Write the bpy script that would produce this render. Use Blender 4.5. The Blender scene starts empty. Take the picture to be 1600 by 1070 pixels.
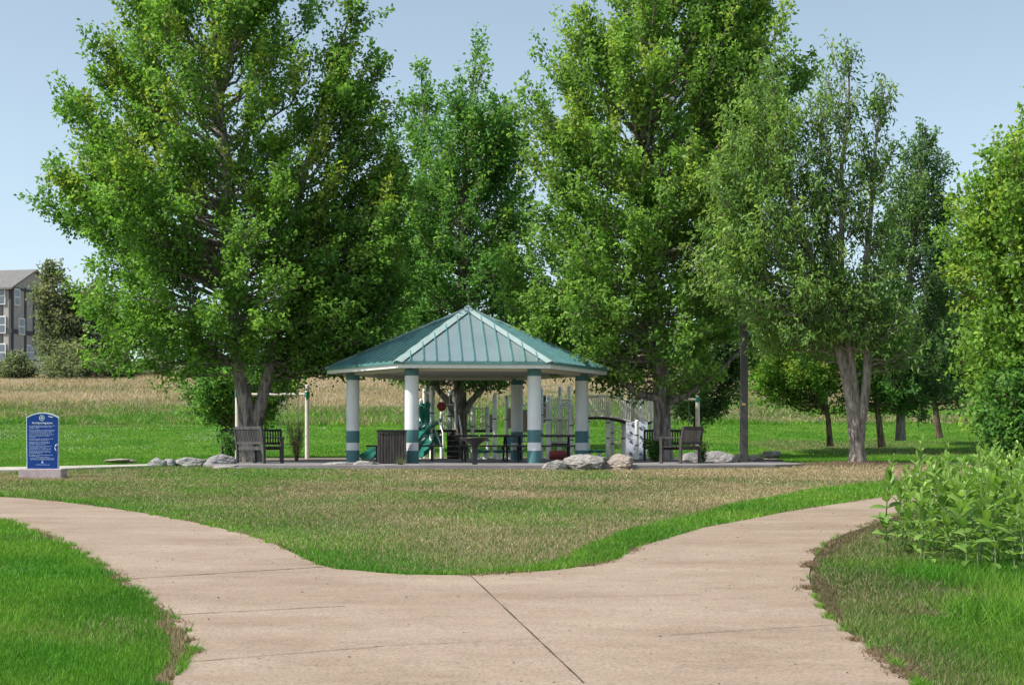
import bpy, math, random
import numpy as np
from mathutils import Vector, Matrix, noise as mnoise

SC = bpy.context.scene
COL = SC.collection
R = math.radians
rng = np.random.default_rng(7)
random.seed(7)

# ------------------------------------------------------------------ camera
F = 2300.0            # focal length in pixels of the 1600 px wide photograph
CAMZ = 1.6
HV = 696.0            # row of the horizon
cam_d = bpy.data.cameras.new('camera')
cam = bpy.data.objects.new('camera', cam_d)
COL.objects.link(cam)
cam.location = (0, 0, CAMZ)
cam.rotation_euler = (R(90), 0, 0)
cam_d.sensor_width = 36.0
cam_d.lens = 36.0 * F / 1600.0
cam_d.shift_y = (HV - 535.0) / 1600.0
cam_d.clip_start = 0.1
cam_d.clip_end = 9000
SC.camera = cam

# ------------------------------------------------------------------ light
SUN_EL = 50.0
SUN_AZ = -110.0        # compass style: 0 = +Y, positive towards +X
w = bpy.data.worlds.new('World')
SC.world = w
w.use_nodes = True
nt = w.node_tree
bg = nt.nodes['Background']
sky = nt.nodes.new('ShaderNodeTexSky')
sky.sky_type = 'NISHITA'
sky.sun_disc = False
sky.sun_elevation = R(SUN_EL)
sky.sun_rotation = R(SUN_AZ)
sky.altitude = 1800
sky.air_density = 1.0
sky.dust_density = 5.0
sky.ozone_density = 1.0
hs_ = nt.nodes.new('ShaderNodeHueSaturation')      # thin haze takes some of the blue out of the sky
hs_.inputs['Saturation'].default_value = .70
hs_.inputs['Hue'].default_value = .482
nt.links.new(sky.outputs[0], hs_.inputs['Color']); nt.links.new(hs_.outputs[0], bg.inputs[0])
bg.inputs[1].default_value = 0.115
sl = bpy.data.lights.new('sun', 'SUN')
so = bpy.data.objects.new('sun', sl)
COL.objects.link(so)
sl.energy = 3.3
sl.angle = R(0.6)
sl.color = (1.0, 0.95, 0.87)
sdir = Vector((math.sin(R(SUN_AZ)) * math.cos(R(SUN_EL)), math.cos(R(SUN_AZ)) * math.cos(R(SUN_EL)), math.sin(R(SUN_EL))))
so.rotation_euler = sdir.to_track_quat('Z', 'Y').to_euler()
so.location = (-20, 10, 40)
SC.view_settings.view_transform = 'Standard'
SC.view_settings.look = 'None'
SC.view_settings.gamma = 1.0
SC.view_settings.exposure = 0.74
SC.cycles.max_bounces = 8
SC.cycles.diffuse_bounces = 4
SC.cycles.transmission_bounces = 6
SC.cycles.transparent_max_bounces = 8
SC.cycles.caustics_reflective = False
SC.cycles.caustics_refractive = False

# ------------------------------------------------------------------ helpers
def X(u, D):
    return (u - 800.0) / F * D
def Z(v, D):
    return CAMZ + (HV - v) / F * D

def tag(o, label=None, cat=None, group=None, kind=None):
    if label: o['label'] = label
    if cat: o['category'] = cat
    if group: o['group'] = group
    if kind: o['kind'] = kind
    return o

def thing(name, label, cat, loc=(0, 0, 0), rz=0.0, group=None):
    o = bpy.data.objects.new(name, None)
    COL.objects.link(o)
    o.location = loc
    o.rotation_euler = (0, 0, rz)
    o.empty_display_size = 0.3
    return tag(o, label, cat, group)

def copy_tree(o, parent=None):
    c = o.copy()
    COL.objects.link(c)
    if parent is not None: c.parent = parent
    for ch in list(o.children):
        copy_tree(ch, c)
    return c

def mesh_np(name, V, Fc, mats, parent=None, col=None, smooth=False):
    """V (n,3) float, Fc (m,k) int of one k"""
    me = bpy.data.meshes.new(name)
    V = np.asarray(V, dtype=np.float32); Fc = np.asarray(Fc, dtype=np.int32)
    n, m, k = len(V), len(Fc), Fc.shape[1]
    me.vertices.add(n); me.vertices.foreach_set('co', V.ravel())
    me.loops.add(m * k); me.loops.foreach_set('vertex_index', Fc.ravel())
    me.polygons.add(m)
    me.polygons.foreach_set('loop_start', np.arange(0, m * k, k, dtype=np.int32))
    me.polygons.foreach_set('loop_total', np.full(m, k, dtype=np.int32))
    if smooth: me.polygons.foreach_set('use_smooth', np.ones(m, dtype=bool))
    if col is not None:
        a = me.attributes.new('col', 'FLOAT_COLOR', 'POINT')
        c4 = np.ones((n, 4), dtype=np.float32); c4[:, :3] = col
        a.data.foreach_set('color', c4.ravel())
    me.update()
    me.validate()
    for mt in (mats if isinstance(mats, (list, tuple)) else [mats]): me.materials.append(mt)
    o = bpy.data.objects.new(name, me)
    COL.objects.link(o)
    if parent is not None: o.parent = parent
    return o

class MB:
    def __init__(s):
        s.v = []; s.f = []; s.mi = []; s.sm = []
    def add(s, vs, fs, mi=0, sm=False):
        b = len(s.v)
        s.v += [tuple(p) for p in vs]
        for f in fs:
            s.f.append(tuple(i + b for i in f)); s.mi.append(mi); s.sm.append(sm)
        return s
    def box(s, c, d, rz=0.0, mi=0, M=None):
        x, y, z = d[0] / 2, d[1] / 2, d[2] / 2
        vs = [Vector((a * x, b * y, e * z)) for e in (-1, 1) for b in (-1, 1) for a in (-1, 1)]
        if rz: vs = [Matrix.Rotation(rz, 3, 'Z') @ q for q in vs]
        if M is not None: vs = [M @ q for q in vs]
        vs = [q + Vector(c) for q in vs]
        s.add(vs, [(0, 2, 3, 1), (4, 5, 7, 6), (0, 1, 5, 4), (2, 6, 7, 3), (0, 4, 6, 2), (1, 3, 7, 5)], mi)
        return s
    def bar(s, p, q, wd, ht, mi=0, up=(0, 0, 1)):
        p = Vector(p); q = Vector(q); d = q - p; L = d.length; d = d.normalized()
        u = Vector(up)
        if abs(d.dot(u)) > .98: u = Vector((0, 1, 0))
        a = d.cross(u).normalized(); b = a.cross(d).normalized()
        vs = []
        for e in (p, q):
            for sx, sy in ((-1, -1), (1, -1), (1, 1), (-1, 1)):
                vs.append(e + a * sx * wd / 2 + b * sy * ht / 2)
        s.add(vs, [(3, 2, 1, 0), (4, 5, 6, 7), (0, 1, 5, 4), (1, 2, 6, 5), (2, 3, 7, 6), (3, 0, 4, 7)], mi)
        return s
    def tube(s, pts, rad, n=8, mi=0, cap=True):
        pts = [Vector(p) for p in pts]
        if not hasattr(rad, '__len__'): rad = [rad] * len(pts)
        vs = []
        ref = None
        for i, p in enumerate(pts):
            d = (pts[min(i + 1, len(pts) - 1)] - pts[max(i - 1, 0)]).normalized()
            if ref is None:
                ref = Vector((1, 0, 0)) if abs(d.x) < .9 else Vector((0, 1, 0))
            a = d.cross(ref)
            if a.length < 1e-4: a = d.cross(Vector((0, 1, 0)))
            a.normalize(); b = d.cross(a).normalized(); ref = a.cross(d) * -1 if False else ref
            for k in range(n):
                t = 2 * math.pi * k / n
                vs.append(p + (a * math.cos(t) + b * math.sin(t)) * rad[i])
        fs = []
        for i in range(len(pts) - 1):
            for k in range(n):
                fs.append((i * n + k, i * n + (k + 1) % n, (i + 1) * n + (k + 1) % n, (i + 1) * n + k))
        s.add(vs, fs, mi, True)
        if cap:
            s.add(vs[:n], [tuple(reversed(range(n)))], mi); s.add(vs[-n:], [tuple(range(n))], mi)
        return s
    def lathe(s, prof, c=(0, 0), n=24, mi=0, a0=0.0):
        vs = []
        for r, z in prof:
            for k in range(n):
                t = a0 + 2 * math.pi * k / n
                vs.append((c[0] + r * math.cos(t), c[1] + r * math.sin(t), z))
        fs = []
        m = len(prof)
        for i in range(m - 1):
            for k in range(n):
                fs.append((i * n + k, i * n + (k + 1) % n, (i + 1) * n + (k + 1) % n, (i + 1) * n + k))
        s.add(vs, fs, mi, True)
        s.add(vs[:n], [tuple(reversed(range(n)))], mi); s.add(vs[-n:], [tuple(range(n))], mi)
        return s
    def prism(s, poly, z0, z1, mi=0):
        n = len(poly)
        vs = [(p[0], p[1], z0) for p in poly] + [(p[0], p[1], z1) for p in poly]
        fs = [tuple(reversed(range(n))), tuple(range(n, 2 * n))]
        fs += [(i, (i + 1) % n, n + (i + 1) % n, n + i) for i in range(n)]
        s.add(vs, fs, mi)
        return s
    def build(s, name, mats, parent=None, bevel=0.0):
        me = bpy.data.meshes.new(name)
        me.from_pydata(s.v, [], s.f)
        for m in (mats if isinstance(mats, (list, tuple)) else [mats]): me.materials.append(m)
        me.polygons.foreach_set('material_index', s.mi)
        me.polygons.foreach_set('use_smooth', s.sm)
        me.update()
        o = bpy.data.objects.new(name, me)
        COL.objects.link(o)
        if parent is not None: o.parent = parent
        if bevel:
            b = o.modifiers.new('bevel', 'BEVEL'); b.width = bevel; b.segments = 2; b.limit_method = 'ANGLE'
        return o

# ------------------------------------------------------------------ materials
def mat(name, c, rough=.6, var=.12, scale=3.0, bump=0.0, bscale=40.0, metal=0.0, c2=None, detail=5, stretch=(1, 1, 1), spec=.5, coat=0.0):
    m = bpy.data.materials.new(name); m.use_nodes = True
    t = m.node_tree; b = t.nodes['Principled BSDF']
    tc = t.nodes.new('ShaderNodeTexCoord'); mp = t.nodes.new('ShaderNodeMapping')
    mp.inputs['Scale'].default_value = stretch
    t.links.new(tc.outputs['Object'], mp.inputs[0])
    nz = t.nodes.new('ShaderNodeTexNoise'); nz.inputs['Scale'].default_value = scale; nz.inputs['Detail'].default_value = detail
    nz.inputs['Roughness'].default_value = .65
    t.links.new(mp.outputs[0], nz.inputs['Vector'])
    cr = t.nodes.new('ShaderNodeValToRGB')
    a = c2 if c2 else tuple(max(0, x * (1 - var)) for x in c)
    bb = c if c2 else tuple(min(1, x * (1 + var)) for x in c)
    cr.color_ramp.elements[0].position = .36; cr.color_ramp.elements[1].position = .64
    cr.color_ramp.elements[0].color = (*a, 1); cr.color_ramp.elements[1].color = (*bb, 1)
    t.links.new(nz.outputs[0], cr.inputs[0]); t.links.new(cr.outputs[0], b.inputs['Base Color'])
    b.inputs['Roughness'].default_value = rough; b.inputs['Metallic'].default_value = metal
    b.inputs['Specular IOR Level'].default_value = spec
    b.inputs['Coat Weight'].default_value = coat
    b.inputs['Coat Roughness'].default_value = .15
    if bump:
        n2 = t.nodes.new('ShaderNodeTexNoise'); n2.inputs['Scale'].default_value = bscale; n2.inputs['Detail'].default_value = 6
        t.links.new(mp.outputs[0], n2.inputs['Vector'])
        bp = t.nodes.new('ShaderNodeBump'); bp.inputs['Strength'].default_value = bump; bp.inputs['Distance'].default_value = .02
        t.links.new(n2.outputs[0], bp.inputs['Height']); t.links.new(bp.outputs[0], b.inputs['Normal'])
    return m

def leafmat(name, trans=.4, rough=.45, spec=.2, tboost=(1.15, 1.25, .6)):
    m = bpy.data.materials.new(name); m.use_nodes = True
    t = m.node_tree; b = t.nodes['Principled BSDF']; out = t.nodes['Material Output']
    at = t.nodes.new('ShaderNodeAttribute'); at.attribute_name = 'col'
    t.links.new(at.outputs['Color'], b.inputs['Base Color'])
    b.inputs['Roughness'].default_value = rough; b.inputs['Specular IOR Level'].default_value = spec
    tr = t.nodes.new('ShaderNodeBsdfTranslucent')
    mx = t.nodes.new('ShaderNodeMix'); mx.data_type = 'RGBA'; mx.blend_type = 'MULTIPLY'; mx.inputs[0].default_value = 1
    mx.inputs[7].default_value = (*tboost, 1)
    t.links.new(at.outputs['Color'], mx.inputs[6]); t.links.new(mx.outputs[2], tr.inputs['Color'])
    ms = t.nodes.new('ShaderNodeMixShader'); ms.inputs[0].default_value = trans
    t.links.new(b.outputs[0], ms.inputs[1]); t.links.new(tr.outputs[0], ms.inputs[2]); t.links.new(ms.outputs[0], out.inputs['Surface'])
    return m

def groundmat(name):
    m = bpy.data.materials.new(name); m.use_nodes = True
    t = m.node_tree; b = t.nodes['Principled BSDF']
    at = t.nodes.new('ShaderNodeAttribute'); at.attribute_name = 'col'
    tc = t.nodes.new('ShaderNodeTexCoord')
    nz = t.nodes.new('ShaderNodeTexNoise'); nz.inputs['Scale'].default_value = 14; nz.inputs['Detail'].default_value = 8; nz.inputs['Roughness'].default_value = .7
    t.links.new(tc.outputs['Object'], nz.inputs['Vector'])
    cr = t.nodes.new('ShaderNodeValToRGB'); cr.color_ramp.elements[0].position = .3; cr.color_ramp.elements[1].position = .7
    cr.color_ramp.elements[0].color = (.55, .55, .55, 1); cr.color_ramp.elements[1].color = (1.3, 1.3, 1.3, 1)
    t.links.new(nz.outputs[0], cr.inputs[0])
    mx = t.nodes.new('ShaderNodeMix'); mx.data_type = 'RGBA'; mx.blend_type = 'MULTIPLY'; mx.inputs[0].default_value = 1
    t.links.new(at.outputs['Color'], mx.inputs[6]); t.links.new(cr.outputs[0], mx.inputs[7]); t.links.new(mx.outputs[2], b.inputs['Base Color'])
    b.inputs['Roughness'].default_value = .95; b.inputs['Specular IOR Level'].default_value = .1
    bp = t.nodes.new('ShaderNodeBump'); bp.inputs['Strength'].default_value = .6; bp.inputs['Distance'].default_value = .04
    t.links.new(nz.outputs[0], bp.inputs['Height']); t.links.new(bp.outputs[0], b.inputs['Normal'])
    return m

def concretemat():
    m = bpy.data.materials.new('tan_concrete'); m.use_nodes = True
    t = m.node_tree; b = t.nodes['Principled BSDF']
    tc = t.nodes.new('ShaderNodeTexCoord')
    def nz(sc, dt, st=(1, 1, 1)):
        mp = t.nodes.new('ShaderNodeMapping'); mp.inputs['Scale'].default_value = st
        t.links.new(tc.outputs['Object'], mp.inputs[0])
        n = t.nodes.new('ShaderNodeTexNoise'); n.inputs['Scale'].default_value = sc; n.inputs['Detail'].default_value = dt; n.inputs['Roughness'].default_value = .65
        t.links.new(mp.outputs[0], n.inputs['Vector']); return n
    def ramp(n, p0, c0, p1, c1):
        c = t.nodes.new('ShaderNodeValToRGB'); e = c.color_ramp.elements
        e[0].position = p0; e[0].color = (*c0, 1); e[1].position = p1; e[1].color = (*c1, 1)
        t.links.new(n.outputs[0], c.inputs[0]); return c
    a = ramp(nz(.55, 6, (1, 2.2, 1)), .34, (.305, .228, .168), .66, (.405, .322, .248))
    s = ramp(nz(45, 4), .36, (.45, .43, .41), .54, (1.06, 1.06, 1.06))
    s2 = ramp(nz(7, 8, (.8, 1.1, 1)), .25, (.84, .83, .81), .7, (1.07, 1.07, 1.07))
    st = ramp(nz(.9, 6, (.7, 1.1, 1)), .30, (.74, .70, .65), .46, (1, 1, 1))
    prev = a.outputs[0]
    for q in (s, s2, st):
        mx = t.nodes.new('ShaderNodeMix'); mx.data_type = 'RGBA'; mx.blend_type = 'MULTIPLY'; mx.inputs[0].default_value = .62
        t.links.new(prev, mx.inputs[6]); t.links.new(q.outputs[0], mx.inputs[7]); prev = mx.outputs[2]
    t.links.new(prev, b.inputs['Base Color'])
    b.inputs['Roughness'].default_value = .85; b.inputs['Specular IOR Level'].default_value = .25
    bp = t.nodes.new('ShaderNodeBump'); bp.inputs['Strength'].default_value = .35; bp.inputs['Distance'].default_value = .006
    t.links.new(nz(120, 4).outputs[0], bp.inputs['Height']); t.links.new(bp.outputs[0], b.inputs['Normal'])
    return m

def barkmat(name, dark, light, sc=9, metal=0):
    m = bpy.data.materials.new(name); m.use_nodes = True
    t = m.node_tree; b = t.nodes['Principled BSDF']
    tc = t.nodes.new('ShaderNodeTexCoord'); mp = t.nodes.new('ShaderNodeMapping')
    mp.inputs['Scale'].default_value = (1, 1, .22)
    t.links.new(tc.outputs['Object'], mp.inputs[0])
    vz = t.nodes.new('ShaderNodeTexNoise'); vz.inputs['Scale'].default_value = sc; vz.inputs['Detail'].default_value = 8; vz.inputs['Roughness'].default_value = .7
    vz.inputs['Distortion'].default_value = .6
    t.links.new(mp.outputs[0], vz.inputs['Vector'])
    cr = t.nodes.new('ShaderNodeValToRGB'); e = cr.color_ramp.elements
    e[0].position = .4; e[0].color = (*dark, 1); e[1].position = .58; e[1].color = (*light, 1)
    t.links.new(vz.outputs[0], cr.inputs[0]); t.links.new(cr.outputs[0], b.inputs['Base Color'])
    b.inputs['Roughness'].default_value = .9; b.inputs['Specular IOR Level'].default_value = .15
    bp = t.nodes.new('ShaderNodeBump'); bp.inputs['Strength'].default_value = 1; bp.inputs['Distance'].default_value = .05
    t.links.new(vz.outputs[0], bp.inputs['Height']); t.links.new(bp.outputs[0], b.inputs['Normal'])
    return m

M = {}
M['concrete'] = concretemat()
M['slab'] = mat('patio_concrete', (.27, .25, .25), .85, c2=(.20, .185, .185), scale=1.4, bump=.3, bscale=60)
M['kerbstone'] = mat('pale_concrete', (.48, .44, .38), .9, var=.12, scale=4, bump=.3)
M['joint'] = mat('joint_dirt', (.06, .045, .035), .95, var=.4, scale=12)
M['ground'] = groundmat('ground_soil_turf')
M['grass'] = leafmat('grass_blades', .35, .55, .25, (1.1, 1.15, .7))
M['leaf'] = leafmat('tree_leaves', .46, .55, .2)
M['weedleaf'] = leafmat('milkweed_leaves', .38, .5, .35, (1.1, 1.2, .7))
M['bark_dark'] = barkmat('dark_furrowed_bark', (.09, .075, .066), (.36, .31, .28))
M['bark_grey'] = barkmat('grey_bark', (.15, .125, .11), (.38, .34, .31), 16)
M['bark_brown'] = barkmat('brown_bark', (.05, .035, .026), (.22, .16, .12))
M['green_metal'] = mat('green_roof_metal', (.60, .72, .72), .36, scale=.9, spec=.6, coat=.3, bump=.05, bscale=2.5, c2=(.50, .64, .645), metal=.78)
M['seam'] = mat('dark_seam_metal', (.10, .24, .235), .4, var=.15, scale=3)
M['cap_metal'] = mat('pale_cap_metal', (.34, .44, .43), .35, var=.08, scale=2, spec=.6)
M['fascia'] = mat('white_fascia_paint', (.80, .80, .76), .55, var=.05, scale=5)
M['soffit'] = mat('cream_soffit_paint', (.66, .62, .52), .7, var=.06, scale=3)
M['colwhite'] = mat('column_white_paint', (.76, .77, .76), .6, var=.05, scale=2.5, bump=.12, bscale=50)
M['colgreen'] = mat('column_teal_paint', (.07, .19, .20), .55, var=.10, scale=3, bump=.12, bscale=50)
M['weathered'] = mat('weathered_wood', (.09, .088, .085), .85, c2=(.032, .03, .03), scale=14, stretch=(1, 1, .15), bump=.3, bscale=60)
M['weathered_dark'] = mat('dark_weathered_wood', (.10, .088, .076), .85, c2=(.035, .03, .026), scale=14, stretch=(1, 1, .15), bump=.3)
M['blackmetal'] = mat('black_metal', (.02, .02, .022), .45, var=.25, scale=8)
M['brownmesh'] = mat('dark_brown_coating', (.045, .032, .028), .5, var=.25, scale=8)
M['polebronze'] = mat('grey_bronze_pole', (.075, .068, .066), .4, var=.12, scale=3)
M['playwhite'] = mat('play_post_white', (.93, .92, .90), .4, var=.05, scale=4)
M['playtan'] = mat('play_tan_panel', (.42, .34, .26), .6, var=.1, scale=4)
M['playbeige'] = mat('play_beige_rail', (.74, .69, .61), .45, var=.08, scale=4)
M['playgreen'] = mat('play_green_plastic', (.02, .19, .145), .35, var=.15, scale=4)
M['playred'] = mat('play_red_plastic', (.32, .015, .02), .35, var=.15, scale=4)
M['playmaroon'] = mat('play_faded_red', (.30, .06, .06), .55, var=.15, scale=4)
M['playgrey'] = mat('climbing_grey_panel', (.42, .45, .52), .55, var=.07, scale=3)
M['holdgrey'] = mat('climbing_hold', (.17, .20, .26), .5)
M['playblue'] = mat('play_blue_plastic', (.08, .25, .42), .4, var=.1, scale=4)
M['deckblack'] = mat('black_coated_deck', (.022, .02, .02), .55, var=.25, scale=6)
M['signblue'] = mat('sign_blue_face', (.005, .045, .22), .7, spec=.2, var=.08, scale=3)
M['signedge'] = mat('sign_pale_edge', (.55, .68, .62), .5, var=.08, scale=6)
M['signink'] = mat('sign_white_ink', (.75, .80, .88), .5, var=.03, scale=6)
M['signink2'] = mat('sign_pale_small_print', (.42, .52, .74), .5, var=.2, scale=60)
M['signstone'] = mat('sign_base_stone', (.46, .385, .40), .8, c2=(.36, .30, .31), scale=5, bump=.25, bscale=50)
M['chips'] = mat('wood_chips', (.34, .27, .21), .95, c2=(.15, .11, .085), scale=18, bump=1.0, bscale=40)
M['house_wall'] = mat('grey_stucco', (.36, .35, .33), .9, var=.07, scale=2)
M['house_lower'] = mat('tan_siding', (.30, .25, .20), .9, var=.08, scale=2)
M['house_trim'] = mat('dark_grey_trim', (.055, .06, .068), .8, var=.1, scale=2)
M['house_roof'] = mat('grey_shingles', (.22, .21, .20), .95, c2=(.15, .145, .14), scale=5, bump=.4)
M['winframe'] = mat('white_window_frame', (.75, .75, .74), .5, var=.03)
M['glass'] = mat('window_glass', (.10, .13, .17), .08, var=.2, scale=.4, spec=.8)
M['fencewood'] = mat('grey_fence_wood', (.22, .215, .22), .9, var=.15, scale=6, stretch=(3, 3, .3))
M['chain'] = mat('steel_chain', (.22, .22, .22), .4, metal=.6)

def stonemat(name, light, dark, seed):
    m = bpy.data.materials.new(name); m.use_nodes = True
    t = m.node_tree; b = t.nodes['Principled BSDF']
    tc = t.nodes.new('ShaderNodeTexCoord'); mp = t.nodes.new('ShaderNodeMapping'); mp.inputs['Location'].default_value = (seed, seed * 2, seed)
    t.links.new(tc.outputs['Object'], mp.inputs[0])
    n = t.nodes.new('ShaderNodeTexNoise'); n.inputs['Scale'].default_value = 5; n.inputs['Detail'].default_value = 10; n.inputs['Roughness'].default_value = .75; n.inputs['Distortion'].default_value = .8
    t.links.new(mp.outputs[0], n.inputs['Vector'])
    cr = t.nodes.new('ShaderNodeValToRGB'); e = cr.color_ramp.elements
    e[0].position = .36; e[0].color = (*dark, 1); e[1].position = .56; e[1].color = (*light, 1)
    t.links.new(n.outputs[0], cr.inputs[0]); t.links.new(cr.outputs[0], b.inputs['Base Color'])
    b.inputs['Roughness'].default_value = .9
    bp = t.nodes.new('ShaderNodeBump'); bp.inputs['Strength'].default_value = .9; bp.inputs['Distance'].default_value = .06
    t.links.new(n.outputs[0], bp.inputs['Height']); t.links.new(bp.outputs[0], b.inputs['Normal'])
    return m
M['stone_grey'] = stonemat('grey_boulder', (.36, .35, .34), (.14, .132, .13), 1)
M['stone_pale'] = stonemat('pale_limestone', (.40, .375, .345), (.17, .15, .135), 5)
M['stone_tan'] = stonemat('tan_boulder', (.44, .38, .32), (.23, .19, .155), 9)

# ------------------------------------------------------------------ terrain
ty = np.array([-60, 0, 34, 46, 53, 60, 67, 75, 84, 92, 101, 110, 130, 160, 220, 400, 3000], float)
tz = np.array([-1.8, 0, 1.02, 1.08, 1.15, 1.55, 2.08, 2.75, 3.55, 4.35, 5.4, 6.5, 7.9, 9.0, 10.5, 12, 14], float)
def smooth_interp(y):
    y = np.asarray(y, float)
    m = np.gradient(tz, ty)
    m[0] = m[1] = .03; m[2] = .03
    i = np.clip(np.searchsorted(ty, y) - 1, 0, len(ty) - 2)
    h = ty[i + 1] - ty[i]; t = np.clip((y - ty[i]) / h, 0, 1)
    a = 2 * t**3 - 3 * t**2 + 1; b = t**3 - 2 * t**2 + t; c = -2 * t**3 + 3 * t**2; d = t**3 - t**2
    r = a * tz[i] + b * h * m[i] + c * tz[i + 1] + d * h * m[i + 1]
    return np.where(y <= 34, .03 * y, r)
PEAR = (X(1340, 37.2), 37.2)
def Zt(x, y):
    x = np.asarray(x, float); y = np.asarray(y, float)
    z = smooth_interp(y)
    # worn earth mound round the foot of the ash tree
    d2 = ((x - PEAR[0]) / 1.7)**2 + ((y - PEAR[1]) / 1.3)**2
    z = z + .10 * np.exp(-d2)
    # gentle knoll of dry grass at the right, beyond the lawn
    z = z + 1.3 * np.exp(-((x - 16) / 9)**2 - ((y - 102) / 12)**2)
    return z
def zt(x, y): return float(Zt(x, y))

def vnoise(x, y, s, seed=0):
    x = np.asarray(x) * s + seed * 17.3 + 1000; y = np.asarray(y) * s + seed * 9.1 + 1000
    xi = np.floor(x).astype(np.int64); yi = np.floor(y).astype(np.int64)
    fx = x - xi; fy = y - yi; fx = fx * fx * (3 - 2 * fx); fy = fy * fy * (3 - 2 * fy)
    def h(a, b):
        n = (a * 374761393 + b * 668265263 + seed * 974711) & 0xffffffff
        n = ((n ^ (n >> 13)) * 1274126177) & 0xffffffff
        return ((n ^ (n >> 16)) & 0xffff) / 65535.0
    return (h(xi, yi) * (1 - fx) + h(xi + 1, yi) * fx) * (1 - fy) + (h(xi, yi + 1) * (1 - fx) + h(xi + 1, yi + 1) * fx) * fy
def fbm(x, y, s, seed=0):
    return (vnoise(x, y, s, seed) * .5 + vnoise(x, y, s * 2.1, seed + 1) * .28 + vnoise(x, y, s * 4.3, seed + 2) * .15 + vnoise(x, y, s * 9, seed + 3) * .07)

def onplane(u, v):          # a point of the photo carried down to the 3 % slope of the near ground
    Y = F * CAMZ / ((v - HV) + F * .03)
    return (X(u, Y), Y)

mound_edge = [(-16.0, 29.0), (-12.0, 26.6)] + [onplane(*p) for p in [(0, 777), (50, 780), (100, 785), (170, 794), (240, 805), (290, 814), (330, 823), (365, 831), (400, 840), (430, 852), (460, 866), (485, 878), (510, 887), (535, 891), (560, 893), (600, 897), (640, 899), (690, 900), (735, 900), (785, 898), (830, 895), (870, 892), (900, 888), (925, 885), (940, 882), (958, 876), (975, 868), (988, 861), (1000, 855), (1050, 840), (1100, 825), (1170, 812), (1230, 800), (1280, 792), (1330, 785), (1380, 777), (1425, 770), (1500, 762)]] + [(13.0, 29.5), (18, 31.0)]
left_edge = [onplane(*p) for p in [(270, 1070), (276, 1050), (285, 1030), (296, 1012), (300, 1000), (290, 988), (270, 972), (250, 958), (225, 938), (200, 920), (175, 899), (150, 880), (125, 864), (100, 850), (80, 840), (60, 832), (30, 820), (0, 812)]] + [(-10.5, 22.6), (-16.0, 25.2)]
right_edge = [onplane(*p) for p in [(1440, 1070), (1410, 1045), (1375, 1022), (1340, 1000), (1318, 985), (1300, 968), (1285, 950), (1273, 935), (1266, 916), (1264, 900), (1267, 884), (1275, 868), (1292, 850), (1318, 836), (1350, 825), (1388, 812), (1425, 800)]] + [(8.3, 24.0), (13.0, 27.0), (18, 28.6)]
near_l = [(-1.75, 7.4), (-1.7, 5.0), (-1.7, 0.0), (-1.7, -6.0)]
near_r = [(2.35, 7.4), (2.3, 5.0), (2.2, 0.0), (2.2, -6.0)]
path_poly = list(reversed(left_edge)) + near_l + list(reversed(near_r)) + right_edge + list(reversed(mound_edge))

patio_poly = []
for (px, py) in [(-7.9, 36.6), (-7.0, 35.4), (-5.2, 34.9), (-3.0, 34.55), (0, 34.4), (2.4, 34.5), (4.4, 34.8), (6.3, 35.2), (7.2, 36.3), (7.4, 39), (7.6, 43.5), (6.6, 45.2), (3, 45.8), (-3, 45.8), (-6.5, 45.2), (-8.2, 43.5), (-8.4, 39)]:
    patio_poly.append((px, py))
walk_r = [(7.0, 38.3), (10, 38.9), (14, 38.6), (20, 36.9), (26, 35.2), (26, 36.9), (20, 38.7), (14, 40.4), (10, 40.8), (7.3, 40.2)]
walk_l = [(-8.0, 37.2), (-9.0, 35.4), (-11, 33.2), (-16, 32.2), (-22, 32.0), (-22, 33.6), (-16, 33.8), (-11.6, 34.8), (-9.4, 36.8), (-8.2, 39.2)]
play_poly = [(-9.6, 45.6), (-6.5, 45.25), (-3, 45.85), (3, 45.85), (6.6, 45.25), (8.4, 45.6), (8.8, 50), (7.0, 53.5), (0, 54.5), (-7, 53.8), (-10.2, 50)]

def inpoly(x, y, poly):
    x = np.asarray(x); y = np.asarray(y); c = np.zeros(x.shape, bool)
    n = len(poly); j = n - 1
    for i in range(n):
        xi, yi = poly[i]; xj, yj = poly[j]
        if yi != yj:
            c ^= ((yi > y) != (yj > y)) & (x < (xj - xi) * (y - yi) / (yj - yi) + xi)
        j = i
    return c
def distpl(x, y, pl):
    d = np.full(np.shape(x), 1e9)
    for a, b in zip(pl[:-1], pl[1:]):
        ax, ay = a; bx, by = b; dx, dy = bx - ax, by - ay
        t = np.clip(((x - ax) * dx + (y - ay) * dy) / (dx * dx + dy * dy + 1e-9), 0, 1)
        d = np.minimum(d, np.hypot(x - ax - t * dx, y - ay - t * dy))
    return d
mound_poly = mound_edge + [(18, 37.5), (7.3, 37.5), (6.3, 35.2), (4.4, 34.8), (0, 34.4), (-5.2, 34.9), (-8.2, 36), (-11, 33.2), (-16, 32.2)]
rightbed_poly = [(2.35, 7.4), (2.2, -6)] + [(30, -6), (30, 28.6)] + list(reversed(right_edge))
leftlawn_poly = list(left_edge) + [(-30, 25), (-30, -6), (-1.7, -6), (-1.75, 7.4)]

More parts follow.
